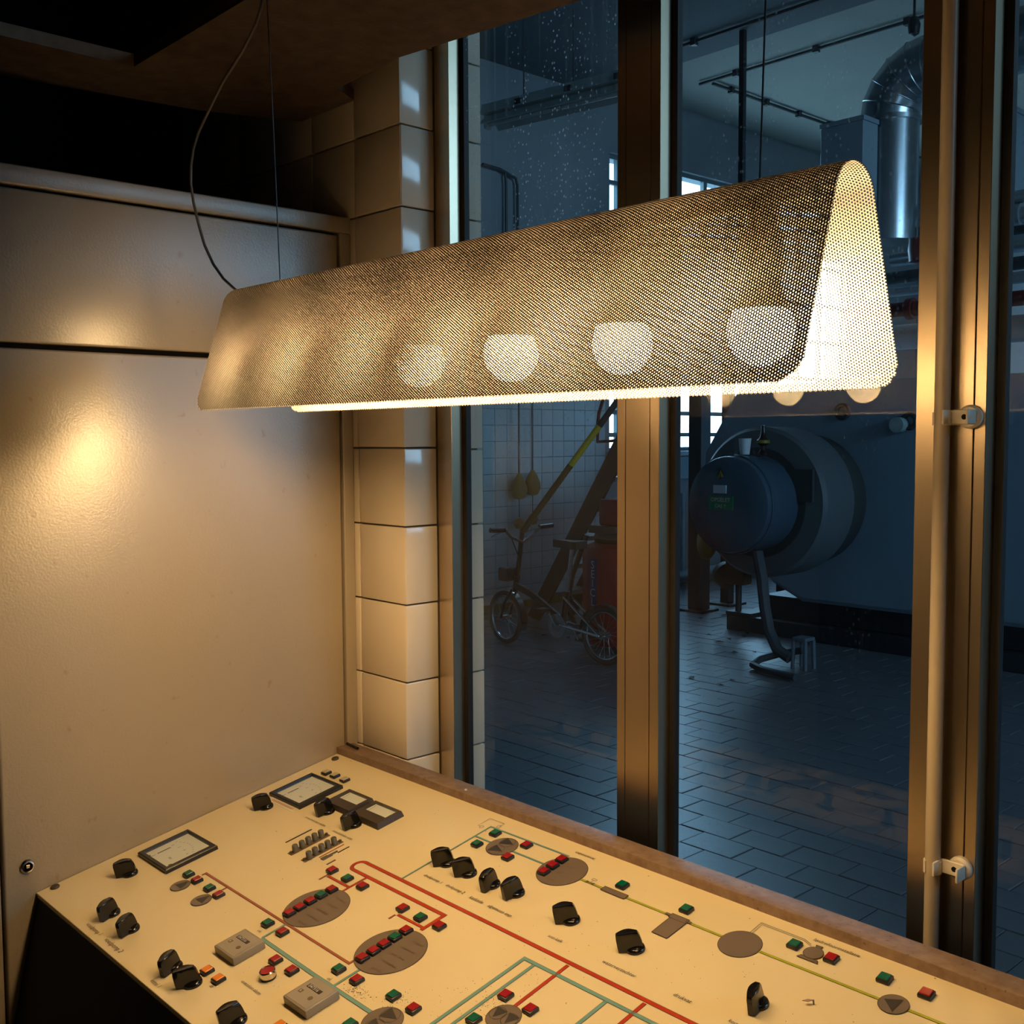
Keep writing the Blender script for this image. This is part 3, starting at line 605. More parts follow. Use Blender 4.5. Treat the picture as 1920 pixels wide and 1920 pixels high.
# ================================================================== PENDANT LAMP
LG = 1.10
LX0, LX1 = -1.3740*LG, -0.4360*LG
lamp = thing('pendant_lamp', 'long pendant lamp with a folded perforated metal shade over glowing bulbs', 'lamp', (-0.905*LG, 0.757*LG, EYE+.039*LG))
LI = Matrix.Translation(lamp.location).inverted()
import numpy as np
def shade():
    """folded perforated sheet: round holes (six-sided) at 3 mm on a hexagonal lattice, sheet 1 mm thick"""
    G = LG
    fy, by, hz, cy, cz, ra = 0.6845*G, 0.8335*G, 0.0395*G, 0.7585*G, 0.1800*G, 0.0285*G
    def tang(x0, z0, side):
        dx, dz = x0-cy, z0-cz; d = math.hypot(dx, dz); a = math.atan2(dz, dx); b = math.acos(ra/d)
        return a-b if side < 0 else a+b
    a0 = tang(fy, hz, -1); a1 = tang(by, hz, 1)
    if a0 < 0: a0 += 2*math.pi
    p0 = np.array((cy+ra*math.cos(a0), cz+ra*math.sin(a0))); p1 = np.array((cy+ra*math.cos(a1), cz+ra*math.sin(a1)))
    h0 = np.array((fy, hz)); h1 = np.array((by, hz))
    l0 = np.linalg.norm(p0-h0); l1 = ra*abs(a1-a0); l2 = np.linalg.norm(h1-p1); tot = l0+l1+l2; L = (LX1-LX0)
    def bend(x, s, off):
        y = np.empty_like(s); z = np.empty_like(s)
        d0 = (p0-h0)/l0; n0 = np.array((-d0[1], d0[0])); d2 = (h1-p1)/l2; n2 = np.array((-d2[1], d2[0]))
        A = s <= l0; C = s >= l0+l1; B = ~(A | C)
        y[A] = h0[0]+d0[0]*s[A]+n0[0]*off; z[A] = h0[1]+d0[1]*s[A]+n0[1]*off
        y[C] = p1[0]+d2[0]*(s[C]-l0-l1)+n2[0]*off; z[C] = p1[1]+d2[1]*(s[C]-l0-l1)+n2[1]*off
        t = a0+(a1-a0)*(s[B]-l0)/l1
        y[B] = cy+(ra+off)*np.cos(t); z[B] = cz+(ra+off)*np.sin(t)
        return np.stack([LX0+x, y, EYE+z], 1)
    p = 0.003; ncol = int(L/(p*math.sqrt(3)/2)); nrow = int(tot/p)
    ci, ri = np.meshgrid(np.arange(ncol), np.arange(nrow), indexing='ij')
    hx = (ci+.6)*p*math.sqrt(3)/2; hs = (ri+.4+.5*(ci % 2))*p
    rc = 0.025; ex = np.minimum(hx, L-hx); es = np.minimum(hs, tot-hs)
    ok = (es > .0006) & ((ex > rc) | (es > rc) | (np.hypot(rc-ex, rc-es) < rc-.0004))
    idx = -np.ones(ci.shape, int); idx[ok] = np.arange(ok.sum()); cx, cs = hx[ok], hs[ok]; n = len(cx)
    rh = 0.00104; ang = np.arange(6)*math.pi/3
    vx = (cx[:, None]+rh*np.cos(ang)).ravel(); vs = (cs[:, None]+rh*np.sin(ang)).ravel(); vs = np.clip(vs, 0, tot)
    def nb(dc, drE, drO):
        out = -np.ones(ci.shape, int)
        for par, dr in ((0, drE), (1, drO)):
            c = ci[ci[:, 0] % 2 == par]; r = ri[ci[:, 0] % 2 == par]; c2, r2 = c+dc, r+dr
            g = (c2 >= 0) & (c2 < ncol) & (r2 >= 0) & (r2 < nrow); q = np.where(g, idx[np.clip(c2, 0, ncol-1), np.clip(r2, 0, nrow-1)], -1)
            out[c, r] = q
        return out[ok]
    N30 = nb(1, 0, 1); N90 = nb(0, 1, 1); Nm30 = nb(1, -1, 0); me_ = np.arange(n)
    quads, tris = [], []
    def q(nbr, a, b, c, d):      # edge a-b of this hole against edge c-d of the neighbour
        g = nbr >= 0; quads.append(np.stack([me_[g]*6+a, nbr[g]*6+d, nbr[g]*6+c, me_[g]*6+b], 1))
    q(N30, 0, 1, 3, 4); q(N90, 1, 2, 4, 5); q(Nm30, 5, 0, 2, 3)
    g = (N30 >= 0) & (N90 >= 0); tris.append(np.stack([me_[g]*6+1, N30[g]*6+3, N90[g]*6+5], 1))
    g = (N30 >= 0) & (Nm30 >= 0); tris.append(np.stack([me_[g]*6+0, Nm30[g]*6+2, N30[g]*6+4], 1))
    Q = np.concatenate(quads); Tt = np.concatenate(tris)
    outer = bend(vx, vs, .0006); inner = bend(vx, vs, -.0006)
    def mk(name, V, quad, tri, m):
        me = bpy.data.meshes.new(name); me.vertices.add(len(V)); me.vertices.foreach_set('co', V.ravel().astype(np.float32))
        lv = np.concatenate([quad.ravel(), tri.ravel()]).astype(np.int32); me.loops.add(len(lv)); me.loops.foreach_set('vertex_index', lv)
        st = np.concatenate([np.arange(len(quad))*4, len(quad)*4+np.arange(len(tri))*3]).astype(np.int32)
        me.polygons.add(len(st)); me.polygons.foreach_set('loop_start', st); me.update(calc_edges=True); me.materials.append(m)
        return link(name, me, lamp, None, LI)
    k = np.arange(6); W = np.stack([np.repeat(me_, 6)*6+np.tile(k, n), np.repeat(me_, 6)*6+np.tile((k+1) % 6, n)], 1)
    nv = len(outer); walls = np.stack([W[:, 0], W[:, 1], W[:, 1]+nv, W[:, 0]+nv], 1)
    so_ = mk('shade', outer, Q, Tt, shade_m)
    # white enamel inside; hole walls toned darker to hold back leaking light
    li_ = mk('shade_liner', inner, Q, Tt, liner_m)
    hw_ = mk('hole_edges', np.concatenate([outer, inner]), walls, np.zeros((0, 3), int), hole_m)
    so_['label'] = 'dark perforated outer shade'; li_['label'] = 'white perforated inside of the shade'
shade()
rail = MB().box(-1.34*LG, -0.47*LG, 0.749*LG, 0.765*LG, EYE+.186*LG, EYE+.196*LG).build('lamp_rail', socket_m, lamp, None, LI)
bulb_me = MB().lathe([(0, -.0280), (.0080, -.0268), (.0155, -.0233), (.0220, -.0173), (.0265, -.0090), (.0280, 0), (.0276, .0050), (.0264, .0100), (.0245, .0155), (.0230, .0180)], seg=24, cap=False).mesh('bulb', bulbg_m)
neck_me = MB().lathe([(.0228, .0180), (.0213, .0205), (.0195, .0265), (.0165, .0340), (.0140, .0420), (.0138, .0440)], seg=24, cap=False).mesh('bulb_neck', neck_m)
sock_me = MB().lathe([(.0150, .042), (.0175, .046), (.0175, .080), (.0120, .084), (.0120, .101)], seg=20, cap=True).mesh('lampholder', socket_m)
for k in range(6):
    b = link('bulb', bulb_me, lamp, 'glowing opal bulb' if k == 0 else None, LI @ T((-0.519-k*0.1507)*LG, 0.7565*LG, EYE+.0858*LG) @ Matrix.Scale(LG, 4))
    link('bulb_neck', neck_me, b, 'white plastic bulb neck', Matrix.Identity(4)); link('lampholder', sock_me, b, 'white lampholder', Matrix.Identity(4))
MB().tube([(-1.267*LG, .757*LG, EYE+.2085*LG), (-1.279*LG, .757*LG, EYE+.45*LG), (-1.316*LG, .757*LG, EYE+1.195)], .0009, 6).build('suspension_wire', wire_m, lamp, 'thin steel wire', LI)
MB().tube([(-.522*LG, .757*LG, EYE+.2085*LG), (-.5175*LG, .757*LG, EYE+.37*LG), (-.496*LG, .757*LG, EYE+1.195)], .0009, 6).build('suspension_wire', wire_m, lamp, 'thin steel wire', LI)
cps = [(-1.345, 1.772), (-1.365, 1.7775), (-1.384, 1.788), (-1.420, 1.808), (-1.449, 1.832), (-1.474, 1.862), (-1.491, 1.895), (-1.505, 1.928), (-1.512, 1.956), (-1.510, 1.982), (-1.502, 2.004), (-1.485, 2.024), (-1.462, 2.041), (-1.435, 2.060), (-1.406, 2.079), (-1.378, 2.092), (-1.352, 2.105), (-1.332, 2.118), (-1.316, 2.130), (-1.304, 2.144), (-1.298, 2.156), (-1.294, 2.19), (-1.292, 2.30), (-1.290, 2.60), (-1.290, 2.78)]
MB().tube([(x*LG, .757*LG, min(2.779, EYE+(z-EYE)*LG)) for x, z in cps], .0023, 8).build('power_cord', cord_m, lamp, 'curved grey power cord', LI, 80)

# ================================================================== CONDUIT ON THE POST
PX, PY = -0.6335, 1.3135
cond = tag(MB().tube([(PX, PY, .84), (PX, PY, 2.78)], .0095, 20).build('conduit_pipe', pvc_m), 'vertical cream conduit pipe clipped to the right window post', 'pipe')
def z_at(px_y):  # heights of the three clip pairs
    return px_y
hts = (EYE+0.672, EYE+0.022, EYE-0.548)
nm = ('uppermost', 'middle', 'lowest')
saddle_me = None
for k, z in enumerate(hts):
    t = thing('pipe_clip', 'cream clip holding the conduit pipe, %s of three' % nm[k], 'clip', (PX, FY, z), 'clips holding the conduit pipe')
    mb = MB(); A = arc(0, PY-FY, .0112, -62, 242, 18); B = arc(0, PY-FY, .0094, -62, 242, 18)
    mb2 = MB(); mb2.prism(A+B[::-1], -.008, .008); mb2.build('clip_ring', clip_m, t)
    MB().box(.006, .022, -.007, -.0005, -.008, .008, .001, 1).build('clip_foot', clip_m, t)
    t2 = thing('spring_clip', 'empty open cream spring clip on the right window post, %s of three' % nm[k], 'clip', (-0.6035, FY, z+.002), 'empty spring clips')
    MB().lathe([(0, 0), (.0150, 0), (.0150, .006), (.0120, .009), (0, .009)], (0, 0, 0), (0, -1, 0), 24, False).build('clip_base', clip_m, t2)
    pl = MB(); pl.box(-.021, .009, -.0125, -.0090, -.009, .009, .001, 1); pl.build('clip_plate', clip_m, t2)
    for x in (-.0215, .0085):
        MB().box(x-.0016, x+.0016, -.033, -.0095, -.009, .009, .0014, 2).build('clip_arm', clip_m, t2)
    MB().cyl((-.004, -.0129, 0), (-.004, -.0100, 0), .0034, seg=14).build('screw_hole', black_m, t2)

# ================================================================== MACHINE HALL
HX0, HX1, HY0, HY1, HZ = -7.4, 6.0, 1.442, 14.5, EYE+3.47
struct(MB().box(HX0-.3, HX1+.3, HY0, HY1, -.15, -.0055).build('floor', pavj_m))
struct(MB().box(HX0-.3, HX1+.3, 1.30, HY1+.3, HZ, HZ+.2).build('ceiling', hceil_m))
struct(MB().box(HX0-.3, HX1+.3, HY1, HY1+.3, 0, HZ).build('wall_back', hwall_m))
WY0, WY1, WZ0, WZ1 = 8.17, 12.65, EYE-.14, EYE+2.83
wl = bpy.data.objects.new('wall_left', None); COL.objects.link(wl); struct(wl)
MB().box(HX0-.3, HX0, 1.442, WY0, 0, HZ).build('wall_core', hwall_m, wl)
MB().box(HX0-.3, HX0, WY1, HY1, 0, HZ).build('wall_core', hwall_m, wl)
MB().box(HX0-.3, HX0, WY0, WY1, 0, WZ0).build('wall_core', hwall_m, wl)
MB().box(HX0-.3, HX0, WY0, WY1, WZ1, HZ).build('wall_core', hwall_m, wl)
ht = MB().box(-.006, .006, -.0725, .0725, -.0725, .0725, .002, 1).mesh('tile', htile_m)
for i in range(13):
    for j in range(14):
        y = 6.24+i*.1485
        if y > 8.10: continue
        link('tile', ht, wl, None, T(HX0+.007+random.uniform(-.0012, .0012), y, .135+j*.1495) @ Matrix.Rotation(random.uniform(-.008, .008), 4, 'Z'))
MB().box(HX0-.001, HX0+.003, 1.5, 6.165, 0.06, 2.16).build('plaster_band', pale_m, wl)
MB().box(HX0, HX0+.018, 1.5, 8.15, 0, .062).build('skirting', yeld_m, wl)
# right-hand hall wall with its row of windows (never in view, lights the hall)
wr = bpy.data.objects.new('wall_right', None); COL.objects.link(wr); struct(wr)
MB().box(HX1, HX1+.3, 1.442, 3.5, 0, HZ).build('wall_core', hwall_m, wr)
MB().box(HX1, HX1+.3, 8.0, HY1, 0, HZ).build('wall_core', hwall_m, wr)
MB().box(HX1, HX1+.3, 3.5, 8.0, 0, 3.2).build('wall_core', hwall_m, wr)
MB().box(HX1, HX1+.3, 3.5, 8.0, 4.9, HZ).build('wall_core', hwall_m, wr)
struct(MB().box(3.4, HX1+.3, 1.30, 1.442, 0, HZ).build('wall_front', hwall_m)); struct(MB().box(HX0-.3, RX0, 1.30, 1.442, 0, HZ).build('wall_front', hwall_m)); struct(MB().box(RX0, 3.4, 1.30, 1.442, 3.1, HZ).build('wall_front', hwall_m))
# hall window in the left wall: bars and panes one by one
hw = bpy.data.objects.new('window_4', None); COL.objects.link(hw); struct(hw)
MB().box(HX0-.14, HX0+.06, WY0-.05, WY1+.05, WZ0-.05, WZ0, .005, 1).build('window_sill', pale_m, hw)
ys = [WY0+.02]+[8.37+.47*k for k in range(9)]+[WY1-.02]; zs = [WZ0+.02, EYE+.035, EYE+.265]+[EYE+.72+.46*k for k in range(5)]
zs = zs[:-1]+[WZ1-.02] if zs[-1] > WZ1 else zs+[WZ1-.02]
for y in ys: MB().box(HX0-.10, HX0-.05, y-.030, y+.030, WZ0, WZ1).build('window_bar', wframe_m, hw)
for z in zs: MB().box(HX0-.095, HX0-.055, WY0, WY1, z-.022, z+.022).build('window_bar', wframe_m, hw)
for a, b in zip(ys, ys[1:]):
    for c, d in zip(zs, zs[1:]):
        MB().poly([(HX0-.075, a, c), (HX0-.075, b, c), (HX0-.075, b, d), (HX0-.075, a, d)]).build('glass_pane', hglass_m, hw)
# floor pavers: running bond, long edges parallel to the control room
PWX, PWY = 0.240, 0.155
pavs = []
j = 0; y = HY0+.08
while y < 10.6:
    x = -7.3+(PWX/2 if j % 2 else 0)
    while x < 1.2:
        d = math.hypot(x, y); ang = math.degrees(math.atan2(-x, y))
        if 20 < ang < 56 and d > 2.3: pavs.append((d, x, y))
        x += PWX
    y += PWY; j += 1
pavs.sort()
fl = bpy.data.objects.new('floor', None); COL.objects.link(fl); struct(fl, 'paved hall floor')
pm = MB().box(-PWX/2+.0022, PWX/2-.0022, -PWY/2+.0022, PWY/2-.0022, -.014, 0, .0018, 1).mesh('paver', pav_m)
def jit(): return T(0, 0, random.uniform(-.0018, .0012)) @ Matrix.Rotation(random.uniform(-.006, .006), 4, 'X') @ Matrix.Rotation(random.uniform(-.006, .006), 4, 'Y')
for d, x, y in pavs[:300]: link('paver', pm, fl, None, T(x, y, 0) @ jit())
mb = MB()
for d, x, y in pavs[300:]:
    m4 = T(x, y, 0) @ jit(); q = [(-PWX/2+.003, -PWY/2+.003), (PWX/2-.003, -PWY/2+.003), (PWX/2-.003, PWY/2-.003), (-PWX/2+.003, PWY/2-.003)]
    B = [mb.bm.verts.new(m4 @ Vector((a, b, 0))) for a, b in q]; A = [mb.bm.verts.new(m4 @ Vector((a*1.02, b*1.02, -.013))) for a, b in q]
    mb.bm.faces.new(B)
    for k in range(4): mb.bm.faces.new((A[k], A[(k+1) % 4], B[(k+1) % 4], B[k]))
pf = mb.build('distant_pavers', pav_m, fl); pf['kind'] = 'stuff'
struct(MB().box(HX0, HX1, 1.45, 7.90, HZ-.12, HZ).build('ceiling_slab', beam_m), 'lower grey part of the hall ceiling')

def Z(e): return EYE+e
struct(MB().box(-60, HX0-.3, -40, 60, -.3, -.2).build('ground', ground_m), 'added pale ground outside the hall'); struct(MB().box(HX1+.3, 60, -40, 60, -.3, -.2).build('ground', ground_m))  # ground added outside to cut low sky light on the hall ceiling
# --- boiler
boil = thing('boiler', 'large blue-grey boiler with cut corners behind the round burner', 'boiler', (-4.0, 8.6, 0))
BI = T(4.0, -8.6, 0)
bp = [(-5.28, Z(.42)), (-5.63, Z(-.13)), (-5.63, Z(-.50)), (-4.95, Z(-1.16)), (-4.68, Z(-1.285)), (-2.5, Z(-1.285)), (-1.9, Z(-.45)), (-1.9, Z(-.1)), (-2.3, Z(.42))]
MB().prism(bp, 7.42, 10.2, lambda a, b, h: (a, h, b)).build('boiler_shell', boil_m, boil, None, BI)
MB().prism([(a*0.985-.06, (b-Z(-.4))*.965+Z(-.4)) for a, b in bp], 7.39, 7.43, lambda a, b, h: (a, h, b)).build('front_plate', boil_m, boil, None, BI)
for x, z in ((-4.33, .19), (-3.80, .11)):
    MB().tube([(x+.05*math.cos(t*math.pi/8), 7.375, Z(z)+.05*math.sin(t*math.pi/8)) for t in range(16)], .017, 8, closed=True).build('lifting_eye', burnd_m, boil, None, BI)
MB().cyl((-3.86, 7.30, Z(.085)), (-3.86, 7.40, Z(.085)), .055, seg=20).build('sight_glass', dust_m, boil, 'pale round sight glass', BI)
MB().box(-5.1, -1.95, 7.5, 10.1, Z(-1.46), Z(-1.28)).build('boiler_foot', steel_m, boil, 'black boiler foot', BI)
# --- burner mounted on the boiler front
BXc, BZc = -4.63, Z(-.476)
burn = thing('burner', 'round grey gas burner with a domed blue hood on the boiler front', 'burner', (BXc, 7.39, BZc))
bc = lambda prof, name, m, label=None, seg=48: MB().lathe(prof, (0, 0, 0), (0, -1, 0), seg, False).build(name, m, burn, label)
bc([(.50, 0), (.50, .16), (.44, .20), (.44, .22)], 'mounting_flange', burnd_m)
bc([(.46, .20), (.54, .24), (.555, .30), (.555, .62), (.53, .645), (.40, .655)], 'fan_casing', burn_m)
bc([(.40, .652), (.405, .668), (.30, .672)], 'casing_ring', burnd_m)
bc([(.345, .66), (.352, .70), (.352, 1.00), (.340, 1.035), (.290, 1.062), (.20, 1.075), (0, 1.080)], 'burner_hood', hood_m, 'domed blue hood')
bc([(.356, .97), (.362, .975), (.362, .995), (.356, 1.0)], 'hood_rim', hood_m)
MB().box(.20, .47, -.69, -.66, .02, .25).build('air_inlet', burnd_m, burn, 'dark air inlet')
y0 = -1.081
tri = MB().prism([(-.062, .155), (.062, .155), (0, .27)], y0-.004, y0+.04, lambda a, b, h: (a, h, b)).build('warning_sign', ink_m, burn, 'yellow warning triangle with a black rim', T(-.03, .012, -.005))
MB().prism([(-.046, .164), (.046, .164), (0, .250)], y0-.006, y0-.003, lambda a, b, h: (a, h, b)).build('sign_face', yel_m, tri)
MB().prism([(-.006, .185), (.006, .185), (.002, .228), (-.004, .228)], y0-.008, y0-.005, lambda a, b, h: (a, h, b)).build('sign_mark', ink_m, tri)
MB().box(-.085, .025, y0-.006, y0+.03, .083, .140).build('paper_label', pale_m, burn, 'white paper label')
gs = MB().box(-.125, .085, y0-.006, y0+.03, -.035, .062).build('green_sticker', green_m, burn, 'green sticker with white print')
text('lettering', 'OPGELET', .040, T(-.020, y0-.008, .036) @ Matrix.Rotation(R(90), 4, 'X'), gs, wprint_m, 'CENTER'); text('lettering', 'GAS !!', .036, T(-.020, y0-.008, -.008) @ Matrix.Rotation(R(90), 4, 'X'), gs, wprint_m, 'CENTER')
MB().tube([(.20, -.95, -.33), (.26, -.98, -.50), (.30, -1.0, -.70), (.335, -1.0, -.86), (.42, -1.02, -.985), (.52, -1.02, -1.03)], .040, 10).build('corrugated_hose', hose_m, burn, 'grey hose hanging down to the floor')
# --- cup and bottle on top of the hood
tag(MB().lathe([(.034, 0), (.046, .115), (.044, .115), (.033, .004), (0, .004)], seg=20, cap=True).build('plastic_cup', white_m, None, None, T(-4.60, 6.52, BZc+.355)), 'white plastic cup standing on top of the burner hood', 'cup')
bt = thing('bottle_ornament', 'slim dark bottle with an ochre label on the burner hood beside the cup', 'bottle', (-4.50, 6.60, BZc+.352))
MB().lathe([(0, 0), (.042, 0), (.036, .02), (.022, .035), (.024, .065), (.046, .085), (.044, .105), (.024, .125), (.016, .17), (.014, .21), (0, .212)], seg=18, cap=False).build('bottle_body', mat('dark_red_glass', (.03, .012, .012), .3), bt)
MB().lathe([(.0472, .083), (.0472, .104), (.044, .107)], seg=18, cap=False).build('bottle_label', yeld_m, bt)
# --- steel base frame, dusty plate, posts, valve train
bf = thing('base_frame', 'black steel beam frame on the floor under the boiler', 'frame', (-4.0, 7.4, 0))
FI = T(4.0, -7.4, 0)
MB().box(-5.345, -1.9, 7.34, 7.46, 0, .125, .004, 1).build('front_beam', steel_m, bf, None, FI)
MB().box(-5.345, -5.10, 7.33, 7.50, .125, .155).build('beam_plate', steel_m, bf, None, FI)
MB().box(-5.36, -5.20, 7.46, 9.2, 0, .125).build('side_beam', steel_m, bf, None, FI)
MB().box(-5.2, -1.95, 7.47, 9.0, .02, .105).build('dusty_plate', dust_m, bf, 'pale dusty base plate', FI)
vt = thing('gas_valve_train', 'yellow and brown gas valve train standing on a post beside the burner', 'valve', (-5.27, 7.40, .155))
MB().cyl((0, 0, 0), (0, 0, .28), .026, seg=12).build('post', steel_m, vt)
MB().box(-.09, .09, -.07, .07, .22, .50, .02, 2).build('valve_body', brown_m, vt)
MB().tube([(0, 0, .42), (-.12, .02, .50), (-.22, .04, .58)], .07, 12).build('valve_pipe', brown_m, vt)
MB().lathe([(0, 0), (.14, .0), (.165, .02), (.165, .05), (.13, .075), (0, .085)], (-.30, .03, .56), (-.45, -.85, .15), 28, False).build('pressure_governor', yeld_m, vt, 'dirty yellow round governor')
MB().lathe([(0, 0), (.10, 0), (.11, .1), (.08, .15), (0, .15)], (-.10, .03, .24), (-.7, .1, .5), 18, False).build('valve_drum', brown_m, vt)
MB().tube([(.09, 0, .36), (.25, .02, .33), (.42, .05, .42)], .014, 8).build('cable', steel_m, vt)
for x, y, h, lb in ((-6.10, 7.95, 2.62, 'tall dark steel column left of the burner hood'), (-6.15, 8.45, 3.20, 'slim dark steel column behind the burner hood')):
    c = thing('steel_column', lb, 'column', (x, y, 0), 'steel columns left of the boiler')
    w = .070 if h < 3 else .045
    MB().box(-w, w, -w, w, 0, h).build('column_shaft', steel_m, c); MB().box(-.13, .13, -.13, .13, 0, .02).build('base_plate', steel_m, c)
tag(MB().box(-.06, .06, -.06, .06, 0, .42).build('pedestal', steel_m, None, None, T(-5.62, 8.62, 0)), 'short dark pedestal behind the hose under the boiler', 'pedestal')
# panels under the hall window
for k in range(5):
    rp = thing('wall_panel', 'pale blue wall panel below the hall window, number %s from the left' % ('one', 'two', 'three', 'four', 'five')[k], 'panel', (HX0, 9.0+k*.9, Z(-.46)), 'panels under the hall window')
    MB().box(.01, .05, -.42, .42, .02, .26, .006, 1).build('panel_face', rad_m, rp); MB().box(0, .012, -.45, .45, 0, .30).build('panel_back', wframe_m, rp)
hp = thing('heating_pipe', 'pale heating pipe along the wall above the floor under the hall window', 'pipe', (HX0+.1, 10.2, .12))
MB().cyl((0, -1.9, 0), (0, 2.2, 0), .05, seg=12).build('pipe_run', rad_m, hp)
for y in (-1.6, 0, 1.6): MB().box(-.080, .03, y-.02, y+.02, -.12, .02).build('pipe_bracket', steel_m, hp)
for y in (9.2, 9.46): tag(MB().cyl((0, 0, 0), (0, 0, .82), .022, seg=10).build('riser_pipe', dust_m, None, None, T(HX0+.12, y, .17)), '%s thin pale riser pipe under the hall window' % ('left' if y < 9.3 else 'right'), 'pipe', 'riser pipes under the hall window')

# --- ventilation duct with elbow, fan box
vd = thing('ventilation_duct', 'galvanised round ventilation duct with a segmented elbow above the boiler', 'duct', (-4.44, 8.2, Z(1.55)))
DI = T(4.44, -8.2, -Z(1.55))
MB().cyl((-4.44, 8.2, Z(1.55)), (-4.44, 8.2, Z(2.50)), .228, seg=40).build('duct_riser', galv_m, vd, None, DI)
Rb = .36; cxd = -4.44+Rb; segs = 5
for k in range(segs):
    a0, a1 = math.pi-k*math.pi/2/segs, math.pi-(k+1)*math.pi/2/segs
    q0 = (cxd+Rb*math.cos(a0), 8.2, Z(2.50)+Rb*math.sin(a0)); q1 = (cxd+Rb*math.cos(a1), 8.2, Z(2.50)+Rb*math.sin(a1))
    mb = MB()
    d0 = Vector((0, 0, 1)) if k == 0 else Vector((math.sin(a0), 0, -math.cos(a0))); d1 = Vector((math.sin(a1), 0, -math.cos(a1)))
    rings = []
    for q, a in ((q0, a0), (q1, a1)):
        rad = Vector((math.cos(a), 0, math.sin(a))); sd = Vector((0, 1, 0))
        rings.append([mb.bm.verts.new(Vector(q)+(rad*math.cos(2*math.pi*i/40)+sd*math.sin(2*math.pi*i/40))*.228) for i in range(40)])
    for i in range(40): mb.bm.faces.new((rings[0][i], rings[0][(i+1) % 40], rings[1][(i+1) % 40], rings[1][i]))
    mb.build('elbow_segment', galv_m, vd, None, DI)
    MB().tube([v for v in [Vector(q1)+(Vector((math.cos(a1), 0, math.sin(a1)))*math.cos(2*math.pi*i/40)+Vector((0, 1, 0))*math.sin(2*math.pi*i/40))*.229 for i in range(40)]], .005, 6, closed=True).build('elbow_seam', galv_m, vd, None, DI)
MB().cyl((cxd, 8.2, Z(2.50)+Rb), (4.0, 8.2, Z(2.50)+Rb), .228, seg=40).build('duct_run', galv_m, vd, None, DI)
MB().cyl((cxd+.09, 8.2, Z(2.50)+Rb), (cxd+.15, 8.2, Z(2.50)+Rb), .240, seg=40).build('red_gasket', dred_m, vd, 'dark red gasket', DI)
MB().lathe([(.22, 0), (.25, .0), (.25, .035), (.22, .04)], (-4.44, 8.2, Z(2.47)), (0, 0, 1), 40, False).build('collar', galv_m, vd, None, DI)
fb = thing('fan_box', 'light blue sheet metal box beside the galvanised duct', 'box', (-4.60, 7.74, Z(1.4)))
MB().box(-.167, .203, -.01, .21, 0, 1.02, .006, 1).build('box_shell', fan_m, fb); MB().box(-.172, .208, -.016, .215, 1.02, 1.055).build('box_lid', fan_m, fb)
fb2 = thing('fan_box', 'light blue sheet metal cabinet seen through the right-hand pane', 'box', (-3.90, 9.0, Z(1.52)))
MB().box(-.13, .13, -.1, .3, 0, 1.06, .006, 1).build('box_shell', fan_m, fb2); MB().box(-.135, .135, -.105, .305, 1.06, 1.10).build('box_lid', fan_m, fb2)
# --- pipes above the boiler, running parallel to the window
for y, z, r, m, x0, x1, lb in ((8.6, 1.83, .05, pipe_m, -4.35, 1.0, 'silver pipe high above the boiler, top of the stack'), (8.6, 1.69, .06, pipe_m, -4.15, 1.0, 'second silver pipe from the top above the boiler'),
                           (8.5, 1.56, .035, dpipe_m, -4.35, 1.0, 'thin dark pipe under the silver pipes'), (8.4, 1.44, .055, pipe_m, -4.5, 1.0, 'third silver pipe, right behind the lamp end'),
                           (8.3, 1.28, .05, dpipe_m, -4.6, 1.0, 'dark pipe between two silver pipes above the boiler'), (8.2, 1.16, .045, pipe_m, -4.6, 1.0, 'lowest silver pipe above the red pipe'),
                           (8.0, .985, .055, dred_m, -4.7, 1.0, 'dark red pipe above the boiler'), (8.2, .79, .10, pipe_m, -4.4, 1.0, 'thick pale insulated pipe just above the boiler')):
    t = thing('pipe', lb, 'pipe', ((x0+x1)/2, y, Z(z)), 'pipes above the boiler')
    MB().cyl(((x0-x1)/2, 0, 0), ((x1-x0)/2, 0, 0), r, seg=16).build('pipe_run', m, t)
    MB().cyl(((x0-x1)/2+.55, 0, 0), ((x0-x1)/2+.60, 0, 0), r*1.5, seg=16).build('pipe_flange', m, t)
vr = thing('red_valve', 'dark red valve body on the pipe stack beside the duct foot', 'valve', (-4.20, 8.27, Z(1.47)))
MB().lathe([(.03, -.10), (.08, -.09), (.09, 0), (.08, .09), (.03, .1)], seg=16).build('valve_body', dred_m, vr); MB().cyl((0, 0, .09), (0, 0, .18), .014).build('valve_stem', dpipe_m, vr)
tag(MB().tube([(-3.9, 8.62, Z(1.74)), (-3.9, 8.62, Z(1.3)), (-3.9, 8.55, Z(.8))], .04, 12).build('drop_pipe', dpipe_m), 'dark vertical drop pipe joining the pipe stack', 'pipe')

# --- conduits on the hall ceiling, cables
def conduit(pts, r, lb, nclips):
    t = thing('ceiling_conduit', lb, 'conduit', pts[0], 'conduits on the hall ceiling'); o = Vector(pts[0])
    q = [Vector(p)-o for p in pts]
    MB().tube(q, r, 8).build('conduit_run', dpipe_m, t)
    for k in range(nclips):
        c = q[0].lerp(q[-1], (k+.5)/nclips); MB().box(c.x-.025, c.x+.025, c.y-.025, c.y+.025, c.z-.03, c.z+.03).build('conduit_clip', dpipe_m, t)
conduit([(-6.72, 8.72, HZ-.03), (1.0, 8.72, HZ-.03)], .016, 'dark conduit across the hall ceiling parallel to the window', 9)
conduit([(-6.62, 8.80, HZ-.03), (-6.62, 13.0, HZ-.03)], .016, 'dark conduit on the hall ceiling running away from the window', 7)
conduit([(-6.6, 7.50, HZ-.15), (1.0, 7.50, HZ-.15)], .016, 'dark conduit on the hall ceiling in front of the beam', 5)
